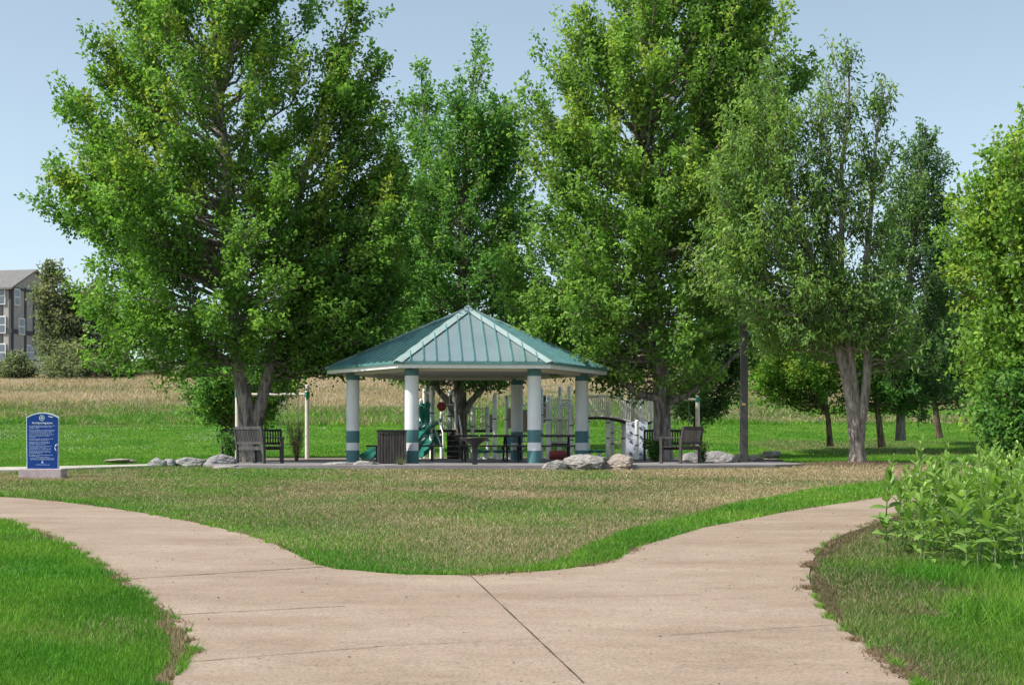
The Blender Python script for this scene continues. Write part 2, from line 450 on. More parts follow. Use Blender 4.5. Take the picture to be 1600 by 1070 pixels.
LUSH = np.array([.085, .255, .020]); LUSH2 = np.array([.175, .335, .038]); STRAW = np.array([.50, .40, .26]); DULL = np.array([.160, .168, .075]); BROWN = np.array([.235, .17, .115])
def dryness(x, y):
    """0 lush green .. 1 straw, 2 = brown worn edge"""
    x = np.asarray(x, float); y = np.asarray(y, float)
    d = np.zeros(x.shape)
    n = fbm(x, y, .55, 3)
    inm = inpoly(x, y, mound_poly)
    # mound: dry, greener close to the left path, lush strip along the right path
    de = distpl(x, y, mound_edge)
    dm = np.clip(.60 + (n - .5) * 1.3 + np.clip((x + 1) * .02, -.1, .2), .15, 1)
    dl_ = np.clip(.10 + de * .20 + (n - .5) * .5, .08, 1); bw = np.clip((x + 1.2) / 2.4, 0, 1)
    dm = np.minimum(dm, dl_) * (1 - bw) + dm * bw
    wst = np.clip(.10 + (x + .8) * .26, 0, 2.0) + (n - .5) * .5
    dm = np.where((x > -.9) & (de < wst), .03, dm)
    dm = np.where((y > 31.0 + (n - .5) * 3) & (x > 2.2), np.minimum(1.0, dm + .35), dm)
    dp = np.hypot((x - PEAR[0]) / 2.0, (y - PEAR[1]) / 1.6)
    dm = np.where(dp < 1 + (n - .5), 1.9, dm)
    d = np.where(inm, dm, d)
    inr = inpoly(x, y, rightbed_poly)
    der = distpl(x, y, right_edge)
    dr = np.where(der < .12 + (n - .5) * .5, 1.35, np.clip(.52 - (der - .3) * .22 + (n - .5) * 1.5, .0, .9))
    dr = np.where(y < 10.8, np.minimum(dr, np.clip(.5 - (der - .2) * .9, 0.02, 1.3)), dr)
    d = np.where(inr, dr, d)
    inl = inpoly(x, y, leftlawn_poly)
    del_ = distpl(x, y, left_edge)
    dl = np.where(del_ < -.04 + (n - .5) * .50 + np.where(y < 10.6, .08, 0), 1.2, np.clip((n - .58) * .8, 0, .4))
    d = np.where(inl, dl, d)
    far = y > 36
    df = np.clip((fbm(x, y, .13, 8) - .60) * 1.6, 0, .4)
    df = np.where((x > 4) & (y < 66), np.clip(df * .5 + (fbm(x, y, .3, 12) - .52) * 1.3, 0, .6), df)
    d = np.where(far & ~inm, df, d)
    bl = 74 + (fbm(x, y, .12, 5) - .5) * 9
    wild = y > bl
    dw = np.clip(.36 + (fbm(x, y * 2.0, .10, 6) - .5) * 1.8 + np.clip((y - 87) * .09, -.1, .75), 0.08, 1.0)
    d = np.where(wild, dw, d)
    return d
def gcolor(x, y, d=None):
    if d is None: d = dryness(x, y)
    n = np.clip((fbm(x, y, 1.1, 21) - .5) * 2.2 + .5 + (fbm(x, y, .23, 27) - .5) * .8, 0, 1)[:, None]
    lush = LUSH * (1 - n) + LUSH2 * n
    t = np.clip(d, 0, 1)[:, None]
    mid = DULL[None, :]
    c = np.where(t < .5, lush * (1 - 2 * t) + mid * 2 * t, mid * (2 - 2 * t) + STRAW * (2 * t - 1))
    b = np.clip(d - 1, 0, 1)[:, None]
    c = c * (1 - b) + BROWN * b
    return c

def axis(parts):
    out = [parts[0][0]]
    for a, b, s in parts:
        k = max(1, int(round((b - a) / s)))
        out += list(a + (b - a) * (np.arange(k) + 1) / k)
    return np.array(out)
gx = axis([(-3000, -400, 400), (-400, -60, 20), (-60, -16, 2), (-16, 16, .2), (16, 60, 2), (60, 400, 20), (400, 3000, 400)])
gy = axis([(-60, 6, 3), (6, 42, .2), (42, 60, .4), (60, 130, 1), (130, 220, 6), (220, 400, 20), (400, 3000, 200)])
GX, GY = np.meshgrid(gx, gy)
gxf, gyf = GX.ravel(), GY.ravel()
GV = np.stack([gxf, gyf, Zt(gxf, gyf)], 1)
nxg = len(gx); ii = (np.arange(len(gy) - 1)[:, None] * nxg + np.arange(nxg - 1)[None, :]).ravel()
GF = np.stack([ii, ii + 1, ii + nxg + 1, ii + nxg], 1)
ground = mesh_np('ground', GV, GF, M['ground'], col=gcolor(gxf, gyf) * .62, smooth=True)
tag(ground, kind='structure')

def sheet(name, poly, zoff, m, thick=.12):
    """a slab whose top lies zoff above the terrain"""
    me_v = [(p[0], p[1], zt(p[0], p[1]) + zoff) for p in poly]
    n = len(poly)
    vs = me_v + [(a, b, c - thick) for a, b, c in me_v]
    fs = [tuple(range(n))] + [(i, i + n, (i + 1) % n + n, (i + 1) % n) for i in range(n)]
    mb = MB(); mb.add(vs, fs)
    o = mb.build(name, m); tag(o, kind='structure')
    return o
def area(poly):
    return sum(poly[i][0] * poly[(i + 1) % len(poly)][1] - poly[(i + 1) % len(poly)][0] * poly[i][1] for i in range(len(poly)))
def ccw(p): return p if area(p) > 0 else list(reversed(p))
sheet('path', ccw(path_poly), .012, M['concrete'])
SLABZ = 1.15
mb = MB(); mb.prism(ccw(patio_poly), .80, SLABZ)
tag(mb.build('patio', M['slab'], bevel=.015), kind='structure')
sheet('walkway', ccw(walk_r), .05, M['kerbstone']); sheet('walkway', ccw(walk_l), .06, M['kerbstone'])
mb = MB()
mb.prism(ccw(play_poly), .9, 1.17)
tag(mb.build('play_area_ground', M['chips']), kind='structure')
# joints in the concrete
mb = MB()
for (u0, v0, u1, v1, wd) in [(190, 907, 510, 887, .022), (268, 963, 540, 949, .014), (282, 1038, 600, 1012, .009), (735, 901, 912, 1070, .012), (1045, 995, 1312, 978, .008),
                             (850, 936, 1098, 931, .005), (985, 882, 1262, 881, .005), (1110, 823, 1330, 823, .006), (600, 1012, 850, 1000, .005), (180, 854, 400, 842, .006), (1070, 849, 1130, 848, .008)]:
    a = onplane(u0, v0); b = onplane(u1, v1)
    dx, dy = b[0] - a[0], b[1] - a[1]; L = math.hypot(dx, dy); nx, ny = -dy / L * wd / 2, dx / L * wd / 2
    K = 26; vs = []
    for i in range(K + 1):
        t = i / K; x = a[0] + dx * t; y = a[1] + dy * t
        jw = random.uniform(.5, 1.3); jo = random.uniform(-.25, .25)
        for s in (-1, 1):
            vs.append((x + nx * (s * jw + jo), y + ny * (s * jw + jo), .03 * y + .012 + .004))
    mb.add(vs, [(2 * i, 2 * i + 1, 2 * i + 3, 2 * i + 2) for i in range(K)])
tag(mb.build('path_joints', M['joint']), kind='structure')

# ------------------------------------------------------------------ grass
def blades(name, x, y, hgt, wid, lean, dry, label, sat=1.0, z0=None, bright=1.0, strawmix=1.0):
    n = len(x)
    z = Zt(x, y) if z0 is None else z0
    a = rng.uniform(0, 2 * np.pi, n); ca, sa = np.cos(a), np.sin(a)
    h = hgt * rng.uniform(.55, 1.25, n); wd = wid * rng.uniform(.6, 1.3, n)
    la = rng.uniform(0, 2 * np.pi, n); ll = lean * rng.uniform(.1, 1.3, n) * h
    V = np.empty((n, 3, 3), np.float32)
    V[:, 0] = np.stack([x - ca * wd / 2, y - sa * wd / 2, z - .005], 1)
    V[:, 1] = np.stack([x + ca * wd / 2, y + sa * wd / 2, z - .005], 1)
    V[:, 2] = np.stack([x + np.cos(la) * ll, y + np.sin(la) * ll, z + h], 1)
    Fc = np.arange(n * 3).reshape(n, 3)
    base = gcolor(x, y, np.minimum(dry, 1.0) * .45)
    pick = rng.uniform(0, 1, n)
    straw = STRAW * rng.uniform(.6, 1.35, (n, 1)) * np.array([1, 1, 1])
    brown = BROWN * rng.uniform(.6, 1.6, (n, 1))
    c = np.where((pick < np.clip(dry, 0, 1) * .8 * strawmix)[:, None], straw, base * rng.uniform(.6, 1.5, (n, 1)))
    c = np.where(((dry > 1) & (pick < (dry - 1) * 1.0 + .25))[:, None], brown, c)
    c = c * bright * (.78 + .44 * fbm(x, y, .45, 91))[:, None]
    c[:, 1] *= sat
    c = np.repeat(c, 3, axis=0)
    o = mesh_np(name, V.reshape(-1, 3), Fc, M['grass'], col=c)
    tag(o, label, 'grass', kind='stuff')
    return o
def sample_frustum(n, y0, y1, margin=1.08, power=1.0):
    """points with density ~ 1/Y**2 inside the view wedge"""
    ly = rng.uniform(0, 1, n)
    y = y0 * (y1 / y0)**ly                      # density in Y ~ 1/Y, width ~ Y -> 1/Y^2 in area
    x = rng.uniform(-1, 1, n) * .348 * margin * y
    return x, y
def offpath(x, y, jag=.09):
    j = (vnoise(x, y, 5, 40) - .5) * jag * 2
    return ~inpoly(x + j, y + j, path_poly) & ~inpoly(x, y, patio_poly)

x, y = sample_frustum(900000, 7.6, 35.5)
k = offpath(x, y); x, y = x[k], y[k]
inl = inpoly(x, y, leftlawn_poly); inr = inpoly(x, y, rightbed_poly); inm = ~(inl | inr)
d = dryness(x, y)
blades('lawn_grass', x[inl], y[inl], .050, .0085 * np.clip(y[inl] / 10, 1, 2.2), .7, d[inl], 'bright green short lawn grass left of the forked path')
s = inr
blades('verge_grass', x[s], y[s], np.where(d[s] > .6, .035, .05), .0085 * np.clip(y[s] / 10, 1, 2.2), .9, d[s], 'mixed green and brown dry grass on the right bed beside the path', strawmix=.5, bright=.85)
s = inm
strip = d[s] < .1
blades('mound_grass', x[s], y[s], np.where(strip, .060, .042), .009 * np.clip(y[s] / 12, 1, 2.6), .9, d[s], 'dry olive grass on the mound between the two paths')
# taller lush grass in the right bed below the milkweed
n = 46000
x = rng.uniform(3.2, 7.5, n); y = rng.uniform(8.2, 13.8, n)
q = fbm(x, y, .8, 33)
k = (distpl(x, y, right_edge) > 1.15 + (q - .5) * 2.0 + rng.normal(0, .22, len(x))) & inpoly(x, y, rightbed_poly)
x, y = x[k], y[k]
blades('tall_grass', x, y, .125 * (.55 + fbm(x, y, 1.1, 34)), .010, 1.0, np.zeros(len(x)), 'tall lush grass at the foot of the milkweed')
# ragged dark litter along the edges of the concrete
ex, ey = [], []
for pl, cnt in ((left_edge, 3500), (right_edge, 15000), (mound_edge[3:-3], 3000)):
    P = np.array(pl); P = P[(P[:, 1] > 6) & (P[:, 1] < 27)]
    seg = rng.integers(0, len(P) - 1, cnt); t = rng.uniform(0, 1, cnt)[:, None]
    q = P[seg] * (1 - t) + P[seg + 1] * t
    q += rng.normal(0, .05, q.shape); ex.append(q[:, 0]); ey.append(q[:, 1])
x = np.concatenate(ex); y = np.concatenate(ey)
k = (fbm(x, y, 1.6, 50) > .55)
x, y = x[k], y[k]
blades('edge_thatch', x, y, .028, .011, 2.0, np.full(len(x), 1.7), 'brown thatch and dead grass along the concrete edges', z0=Zt(x, y) + .014)
# fine litter on the concrete
n = 130
x = rng.uniform(-4, 6, n * 4); y = rng.uniform(8, 24, n * 4)
k = inpoly(x, y, path_poly); x, y = x[k][:n], y[k][:n]
blades('leaf_litter', x, y, .006, .022, 3.0, np.full(len(x), 1.9), 'scattered bits of dead leaf on the pale concrete', z0=Zt(x, y) + .018)
# far lawns
x, y = sample_frustum(300000, 35.5, 78)
k = offpath(x, y) & ~inpoly(x, y, play_poly) & ~inpoly(x, y, walk_l) & ~inpoly(x, y, walk_r); x, y = x[k], y[k]
d = dryness(x, y)
blades('park_lawn_grass', x, y, .06, .028 * np.clip(y / 50, .7, 1.5), .7, d, 'mown green lawn rising behind the pavilion')
n = 2600
x = rng.uniform(-27, -9, n); y = rng.uniform(58, 73, n); k = fbm(x, y, .25, 77) > .5; x, y = x[k], y[k]
o = blades('clover_flowers', x, y, .07, .05, .5, np.full(len(x), .0), 'white clover flowers dotted over the left lawn', bright=1)
cc = np.tile(np.array([.6, .62, .55, 1], np.float32), len(o.data.vertices)); o.data.attributes['col'].data.foreach_set('color', cc)
# wild grass on the slope
x, y = sample_frustum(170000, 72, 128, 1.1)
d = dryness(x, y); k = y > 73 + (fbm(x, y, .12, 5) - .5) * 9; x, y, d = x[k], y[k], d[k]
blades('wild_slope_grass', x, y, (.06 + .50 * fbm(x, y, .30, 60)**2.2 * 1.5), .05, 1.1, d, 'tall straw and weeds growing wild on the slope behind the lawn', strawmix=1.1, bright=1.0)

# ------------------------------------------------------------------ trees
def nrm(a): return a / (np.linalg.norm(a, axis=-1, keepdims=True) + 1e-9)

def npath_tubes(paths, radii, n):
    """paths: list of (k,3); radii list of (k,)"""
    Vs, Fs, b = [], [], 0
    ang = 2 * np.pi * np.arange(n) / n
    for P, rr in zip(paths, radii):
        P = np.asarray(P, float); k = len(P)
        d = np.gradient(P, axis=0); d = nrm(d)
        ref = np.array([0, 1, .1]) if abs(d[0, 1]) < .8 else np.array([1, 0, .1])
        a = nrm(np.cross(d, ref)); c = np.cross(d, a)
        ring = P[:, None] + (a[:, None] * np.cos(ang)[None, :, None] + c[:, None] * np.sin(ang)[None, :, None]) * np.asarray(rr)[:, None, None]
        Vs.append(ring.reshape(-1, 3))
        i = (np.arange(k - 1)[:, None] * n); j = np.arange(n)[None, :]; j2 = (j + 1) % n
        f = np.stack([i + j, i + j2, i + n + j2, i + n + j], -1).reshape(-1, 4) + b
        Fs.append(f); b += k * n
    return np.concatenate(Vs), np.concatenate(Fs)

def bez(S, C, E, k=8):
    t = np.linspace(0, 1, k)[:, None]
    return S * (1 - t)**2 + 2 * C * t * (1 - t) + E * t * t

def make_leaves(P, axis_d, L, Wd, droop, upbias, rg, fold=.18):
    n = len(P)
    t = nrm(axis_d * .5 + rg.normal(0, .65, (n, 3)) + np.array([0, 0, -droop]))
    nn = nrm(rg.normal(0, .8, (n, 3)) + np.array([0, 0, upbias]))
    s = nrm(np.cross(nn, t)); nn = np.cross(t, s)
    Ls = (L * rg.uniform(.5, 1.45, n))[:, None]; Ws = (Wd * rg.uniform(.7, 1.25, n))[:, None]
    V = np.empty((n, 4, 3), np.float32)
    V[:, 0] = P
    V[:, 1] = P + t * Ls * .45 - s * Ws * .5 + nn * Ls * fold
    V[:, 2] = P + t * Ls - nn * Ls * .12
    V[:, 3] = P + t * Ls * .45 + s * Ws * .5 + nn * Ls * fold
    return V

TL = .42; DENS = .82
def tree(name, label, base, lobes, cols, bark, trunk_r, leafL=.13, leafW=.085, droop=.35, seed=1, group=None, cat='tree', zb=None, ydepth=.85, flare=1.2, up=.8, tlow=None, hstart=.12, branch_r=.05, extra_paths=()):
    """lobes: dicts with leader [(u,v)..], prof [(v,uL,uR)..], limbs, per (leaves per twig), all read off the photo at distance D and turned into metres"""
    rg = np.random.default_rng(seed)
    u0, D = base
    bx = X(u0, D); z0 = (zt(bx, D) if zb is None else zb) - .03
    root = thing(name, label, cat, (bx, D, z0), 0, group)
    tp, tr, bp_, br_ = [], [], [], []
    LV, LC = [], []
    for li, lb in enumerate(lobes):
        dy0 = lb.get('dy', 0.0)
        lead = np.array([[X(u, D) - bx, 0.0, Z(v, D) - z0] for u, v in lb['leader']])
        lead[:, 1] = np.linspace(0, 1, len(lead))**1.0 * dy0
        hh = np.linspace(lead[0, 2], lead[-1, 2], 22)
        lp = np.stack([np.interp(hh, lead[:, 2], lead[:, 0]), np.interp(hh, lead[:, 2], lead[:, 1]), hh], 1)
        # smooth + wobble
        for _ in range(2): lp[1:-1] = (lp[:-2] + 2 * lp[1:-1] + lp[2:]) / 4
        wob = np.cumsum(rg.normal(0, .03, (22, 2)), 0); wob -= wob[0]; lp[:, :2] += wob * np.linspace(0, 1, 22)[:, None]
        r0 = lb.get('r', trunk_r)
        tt = np.linspace(0, 1, 22)
        rr = r0 * (1 - tt)**.8 + .015
        if li == 0 or lb.get('flare'): rr = rr * (1 + (flare - 1) * np.exp(-(hh - hh[0]) / .22))
        tp.append(lp); tr.append(rr)
        pr = sorted([(Z(v, D) - z0, X(a, D) - bx, X(b, D) - bx) for v, a, b in lb['prof']])
        ph = np.array([p[0] for p in pr]); pl = np.array([p[1] for p in pr]); prr = np.array([p[2] for p in pr])
        nl = lb['limbs']
        # end heights weighted by local width
        cand = rg.uniform(ph[0], ph[-1], nl * 6)
        wdt = (np.interp(cand, ph, prr - pl) + .3)**1.3
        pick = rg.choice(len(cand), nl, replace=False, p=wdt / wdt.sum())
        he = np.sort(cand[pick])
        az = (np.arange(nl) * 2.39996 + rg.uniform(0, .6, nl))
        K = lb.get('per', 34); lo = lb.get('low', None)
        sub_len = lb.get('sub', .85); fill = lb.get('fill', (.40, .95))
        for i in range(nl + 1):
            top_ = i == nl
            h = he[min(i, nl - 1)]; fr = (h - ph[0]) / (ph[-1] - ph[0])
            cx = np.interp(h, lp[:, 2], lp[:, 0]); cy = np.interp(h, lp[:, 2], lp[:, 1])
            l_, r_ = np.interp(h, ph, pl), np.interp(h, ph, prr)
            az_ = az[min(i, nl - 1)]; ca, sa = math.cos(az_), math.sin(az_)
            mid = (l_ + r_) / 2; half = (r_ - l_) / 2
            f = rg.uniform(*fill)
            ex = mid + half * ca * f; ey = cy + half * ydepth * sa * f
            Rr = math.hypot(ex - cx, ey - cy)
            up_a = R(lb.get('a0', 8) + (lb.get('a1', 58) - lb.get('a0', 8)) * fr**.8)
            hs = h - Rr * math.tan(up_a)
            hmin = lb.get('hmin', hstart * ph[-1]); hs = float(np.clip(hs, min(hmin, h - .1) if h > hmin else hmin, lp[-1, 2] - .2))
            S = np.array([np.interp(hs, lp[:, 2], lp[:, 0]), np.interp(hs, lp[:, 2], lp[:, 1]), hs]); E = np.array([ex, ey, h])
            C = S + np.array([(ex - S[0]) * .55, (ey - S[1]) * .55, (h - hs) * .28])
            P = bez(S, C, E, 9)
            if top_: P = np.stack([np.interp(np.linspace(15, 21, 9), np.arange(22), lp[:, k_]) for k_ in range(3)], 1); S, E = P[0], P[-1]
            P[1:-1] += rg.normal(0, .05, (7, 3)) * min(1, Rr)
            Ln = np.linalg.norm(E - S)
            rb = np.interp(hs, lp[:, 2], rr) * .45; rb = min(rb, branch_r * (.4 + Ln / 4))
            bp_.append(P); br_.append(np.linspace(min(rb, .03) if top_ else rb, .010, 9))
            # twigs
            t_lo = 0.0 if top_ else lb.get('tlo', TL) * (1.0 if fr > .4 else .35 + fr * 1.6)
            ns = max(4, int(Ln * lb.get('dens', 4.2) * DENS * (1.6 if top_ else 1)))
            ts = np.append(rg.uniform(t_lo, 1, ns)**.8, 1.0)
            tan = nrm(np.gradient(P, axis=0))
            for tv in ts:
                q = tv * 8; j = min(int(q), 7); fpart = q - j
                Q = P[j] * (1 - fpart) + P[j + 1] * fpart; T = tan[j]
                dv = nrm(T * .85 + rg.normal(0, .38, 3) + np.array([0, 0, .55 * up]))
                sl_ = sub_len * (1.25 - .4 * tv) * rg.uniform(.55, 1.45)
                Q2 = Q + dv * sl_ + np.array([0, 0, .08])
                if rg.uniform() < .8:
                    bp_.append(np.array([Q, (Q + Q2) / 2 + rg.normal(0, .03, 3), Q2])); br_.append(np.array([.014, .009, .004]))
                kk = int(K * rg.uniform(.6, 1.3))
                ta = rg.beta(1.6, 1.2, kk)[:, None]
                pos = Q + (Q2 - Q) * ta * 1.08 + rg.normal(0, 1, (kk, 3)) * lb.get('spread', .135) * (1.3 - .8 * ta)
                LV.append(make_leaves(pos, np.repeat(dv[None], kk, 0), leafL, leafW, droop, .8, rg))
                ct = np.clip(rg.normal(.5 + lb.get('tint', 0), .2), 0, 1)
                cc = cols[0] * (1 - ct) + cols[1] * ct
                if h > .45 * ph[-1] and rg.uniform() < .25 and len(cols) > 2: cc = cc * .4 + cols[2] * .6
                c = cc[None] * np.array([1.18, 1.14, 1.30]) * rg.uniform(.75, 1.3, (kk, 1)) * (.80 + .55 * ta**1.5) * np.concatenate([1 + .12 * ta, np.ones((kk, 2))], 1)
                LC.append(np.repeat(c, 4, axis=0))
    for ep, er in extra_paths:
        bp_.append(np.array(ep, float)); br_.append(np.array(er, float))
    V, Fc = npath_tubes(tp, tr, 14)
    # fluting of the lower trunk
    mesh_np('trunk', V, Fc, bark, root, smooth=True)
    V, Fc = npath_tubes([p for p in bp_ if len(p) > 3], [r for p, r in zip(bp_, br_) if len(p) > 3], 6)
    V2, F2 = npath_tubes([p for p in bp_ if len(p) == 3], [r for p, r in zip(bp_, br_) if len(p) == 3], 3)
    Vb = np.concatenate([V, V2]); Fb = np.concatenate([Fc, F2 + len(V)])
    mesh_np('branches', Vb, Fb, bark, root, smooth=True)
    LV = np.concatenate(LV).reshape(-1, 3); LC = np.concatenate(LC)
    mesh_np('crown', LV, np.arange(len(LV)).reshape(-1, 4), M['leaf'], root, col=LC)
    print(name, 'leaves', len(LV) // 4)
    return root

A = lambda *c: np.array(c, float)
maple = [A(.072, .185, .030), A(.19, .36, .060), A(.30, .37, .06)]
maple2 = [A(.082, .195, .036), A(.205, .37, .070), A(.29, .39, .07)]
deep = [A(.055, .165, .038), A(.14, .31, .065), A(.19, .34, .06)]
ash = [A(.085, .18, .045), A(.18, .32, .075), A(.23, .35, .07)]
pear = [A(.035, .085, .020), A(.075, .15, .028), A(.10, .15, .03)]
yell = [A(.085, .19, .032), A(.19, .36, .055), A(.30, .41, .07)]
blu = [A(.060, .135, .050), A(.13, .24, .08), A(.16, .27, .07)]

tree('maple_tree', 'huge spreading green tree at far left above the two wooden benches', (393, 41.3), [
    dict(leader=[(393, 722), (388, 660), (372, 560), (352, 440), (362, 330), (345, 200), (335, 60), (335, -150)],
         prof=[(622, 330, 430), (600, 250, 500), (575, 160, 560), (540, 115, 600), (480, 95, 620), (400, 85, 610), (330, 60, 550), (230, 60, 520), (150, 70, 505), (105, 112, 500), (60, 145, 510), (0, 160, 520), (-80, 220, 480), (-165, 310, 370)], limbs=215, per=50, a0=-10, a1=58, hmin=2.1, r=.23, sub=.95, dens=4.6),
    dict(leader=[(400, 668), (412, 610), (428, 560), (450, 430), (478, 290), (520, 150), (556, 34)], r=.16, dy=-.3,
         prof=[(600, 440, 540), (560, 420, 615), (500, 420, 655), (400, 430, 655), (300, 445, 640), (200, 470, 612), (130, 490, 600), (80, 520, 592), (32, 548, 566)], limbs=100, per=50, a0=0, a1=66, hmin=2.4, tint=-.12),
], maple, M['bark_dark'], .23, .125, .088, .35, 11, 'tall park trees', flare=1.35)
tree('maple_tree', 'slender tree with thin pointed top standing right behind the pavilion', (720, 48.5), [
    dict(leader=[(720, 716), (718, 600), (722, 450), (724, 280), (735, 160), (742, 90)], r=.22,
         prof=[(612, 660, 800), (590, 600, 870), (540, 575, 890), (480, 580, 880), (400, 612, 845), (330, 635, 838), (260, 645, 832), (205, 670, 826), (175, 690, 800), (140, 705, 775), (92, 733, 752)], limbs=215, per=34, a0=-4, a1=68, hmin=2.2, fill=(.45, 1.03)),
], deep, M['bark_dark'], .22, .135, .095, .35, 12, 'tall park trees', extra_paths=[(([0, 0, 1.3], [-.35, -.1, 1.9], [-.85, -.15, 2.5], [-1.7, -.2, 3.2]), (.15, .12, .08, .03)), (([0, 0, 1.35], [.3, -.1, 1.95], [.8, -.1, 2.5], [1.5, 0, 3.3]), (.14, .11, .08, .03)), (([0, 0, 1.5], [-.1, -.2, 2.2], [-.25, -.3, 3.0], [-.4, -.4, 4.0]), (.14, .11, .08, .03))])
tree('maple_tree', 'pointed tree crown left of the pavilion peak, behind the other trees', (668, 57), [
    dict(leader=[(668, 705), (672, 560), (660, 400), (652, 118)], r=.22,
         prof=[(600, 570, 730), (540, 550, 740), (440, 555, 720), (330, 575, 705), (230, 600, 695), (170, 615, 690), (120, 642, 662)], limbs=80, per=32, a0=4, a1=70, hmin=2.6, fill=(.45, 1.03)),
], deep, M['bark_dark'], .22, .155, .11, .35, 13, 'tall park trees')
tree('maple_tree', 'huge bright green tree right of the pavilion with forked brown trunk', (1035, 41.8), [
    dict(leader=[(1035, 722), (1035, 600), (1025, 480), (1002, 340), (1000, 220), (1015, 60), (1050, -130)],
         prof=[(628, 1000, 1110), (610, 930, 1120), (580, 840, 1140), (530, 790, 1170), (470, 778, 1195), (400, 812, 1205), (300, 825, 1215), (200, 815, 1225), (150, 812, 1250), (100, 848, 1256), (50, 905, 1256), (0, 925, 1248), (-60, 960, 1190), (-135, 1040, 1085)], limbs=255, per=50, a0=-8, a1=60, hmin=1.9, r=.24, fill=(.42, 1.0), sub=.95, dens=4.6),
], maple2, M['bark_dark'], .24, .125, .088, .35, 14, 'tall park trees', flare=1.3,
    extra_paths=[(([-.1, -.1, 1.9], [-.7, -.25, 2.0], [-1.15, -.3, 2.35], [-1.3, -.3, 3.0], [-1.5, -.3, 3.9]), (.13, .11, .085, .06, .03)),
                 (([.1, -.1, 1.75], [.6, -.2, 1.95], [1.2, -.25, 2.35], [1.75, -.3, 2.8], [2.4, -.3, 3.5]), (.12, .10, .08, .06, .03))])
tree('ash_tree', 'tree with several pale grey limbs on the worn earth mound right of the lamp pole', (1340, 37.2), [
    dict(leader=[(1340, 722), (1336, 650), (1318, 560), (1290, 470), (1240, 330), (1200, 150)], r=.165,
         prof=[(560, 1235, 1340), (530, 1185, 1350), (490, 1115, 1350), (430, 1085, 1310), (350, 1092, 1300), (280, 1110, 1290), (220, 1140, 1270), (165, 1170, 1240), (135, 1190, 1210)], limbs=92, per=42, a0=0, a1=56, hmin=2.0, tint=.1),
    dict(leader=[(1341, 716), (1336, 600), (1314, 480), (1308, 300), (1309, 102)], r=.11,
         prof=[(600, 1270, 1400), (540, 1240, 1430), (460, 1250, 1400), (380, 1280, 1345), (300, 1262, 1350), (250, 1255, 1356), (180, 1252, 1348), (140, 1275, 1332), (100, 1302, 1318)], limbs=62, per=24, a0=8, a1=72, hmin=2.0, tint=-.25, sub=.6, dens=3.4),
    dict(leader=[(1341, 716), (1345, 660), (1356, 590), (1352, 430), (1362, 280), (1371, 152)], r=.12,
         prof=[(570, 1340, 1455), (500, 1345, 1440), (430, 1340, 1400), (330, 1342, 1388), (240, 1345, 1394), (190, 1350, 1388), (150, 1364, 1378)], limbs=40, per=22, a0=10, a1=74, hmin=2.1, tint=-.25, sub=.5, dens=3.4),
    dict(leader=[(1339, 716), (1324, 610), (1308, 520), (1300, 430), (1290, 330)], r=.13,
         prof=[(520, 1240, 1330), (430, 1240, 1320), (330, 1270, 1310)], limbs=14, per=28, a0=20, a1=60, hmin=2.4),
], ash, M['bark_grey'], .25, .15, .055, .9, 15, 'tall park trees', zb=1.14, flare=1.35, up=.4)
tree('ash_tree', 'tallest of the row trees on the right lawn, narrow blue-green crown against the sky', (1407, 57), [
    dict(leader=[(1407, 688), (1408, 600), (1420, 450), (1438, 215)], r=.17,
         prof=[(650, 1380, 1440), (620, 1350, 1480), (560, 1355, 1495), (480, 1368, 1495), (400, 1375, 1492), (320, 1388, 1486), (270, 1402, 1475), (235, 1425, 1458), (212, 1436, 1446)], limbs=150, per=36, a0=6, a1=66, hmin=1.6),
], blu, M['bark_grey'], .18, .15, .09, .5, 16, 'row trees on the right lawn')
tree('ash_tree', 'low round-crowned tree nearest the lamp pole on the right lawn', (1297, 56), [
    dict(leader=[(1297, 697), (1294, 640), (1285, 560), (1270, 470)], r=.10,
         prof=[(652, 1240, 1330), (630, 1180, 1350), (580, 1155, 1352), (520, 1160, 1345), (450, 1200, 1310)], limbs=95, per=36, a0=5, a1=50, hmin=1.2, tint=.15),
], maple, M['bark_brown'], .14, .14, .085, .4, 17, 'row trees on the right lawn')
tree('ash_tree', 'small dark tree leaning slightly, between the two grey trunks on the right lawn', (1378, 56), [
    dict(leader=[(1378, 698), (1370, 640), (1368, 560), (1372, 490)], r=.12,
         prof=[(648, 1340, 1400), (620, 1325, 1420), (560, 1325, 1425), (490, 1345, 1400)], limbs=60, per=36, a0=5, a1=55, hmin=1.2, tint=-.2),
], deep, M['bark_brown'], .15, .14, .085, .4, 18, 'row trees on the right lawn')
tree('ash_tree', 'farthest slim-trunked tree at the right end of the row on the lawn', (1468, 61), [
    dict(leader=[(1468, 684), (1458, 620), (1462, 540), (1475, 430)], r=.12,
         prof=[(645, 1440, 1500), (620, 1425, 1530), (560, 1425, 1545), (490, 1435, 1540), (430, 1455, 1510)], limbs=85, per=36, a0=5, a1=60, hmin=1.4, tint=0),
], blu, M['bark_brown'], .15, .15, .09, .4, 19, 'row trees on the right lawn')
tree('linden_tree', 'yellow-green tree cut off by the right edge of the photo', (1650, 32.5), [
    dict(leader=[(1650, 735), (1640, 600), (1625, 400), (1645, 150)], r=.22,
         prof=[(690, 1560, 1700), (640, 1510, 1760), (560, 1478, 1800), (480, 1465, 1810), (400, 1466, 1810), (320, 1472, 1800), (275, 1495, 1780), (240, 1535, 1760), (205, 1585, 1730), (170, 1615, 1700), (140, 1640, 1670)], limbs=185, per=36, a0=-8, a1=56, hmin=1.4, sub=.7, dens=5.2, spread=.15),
], yell, M['bark_brown'], .22, .115, .085, .4, 20, 'tall park trees')
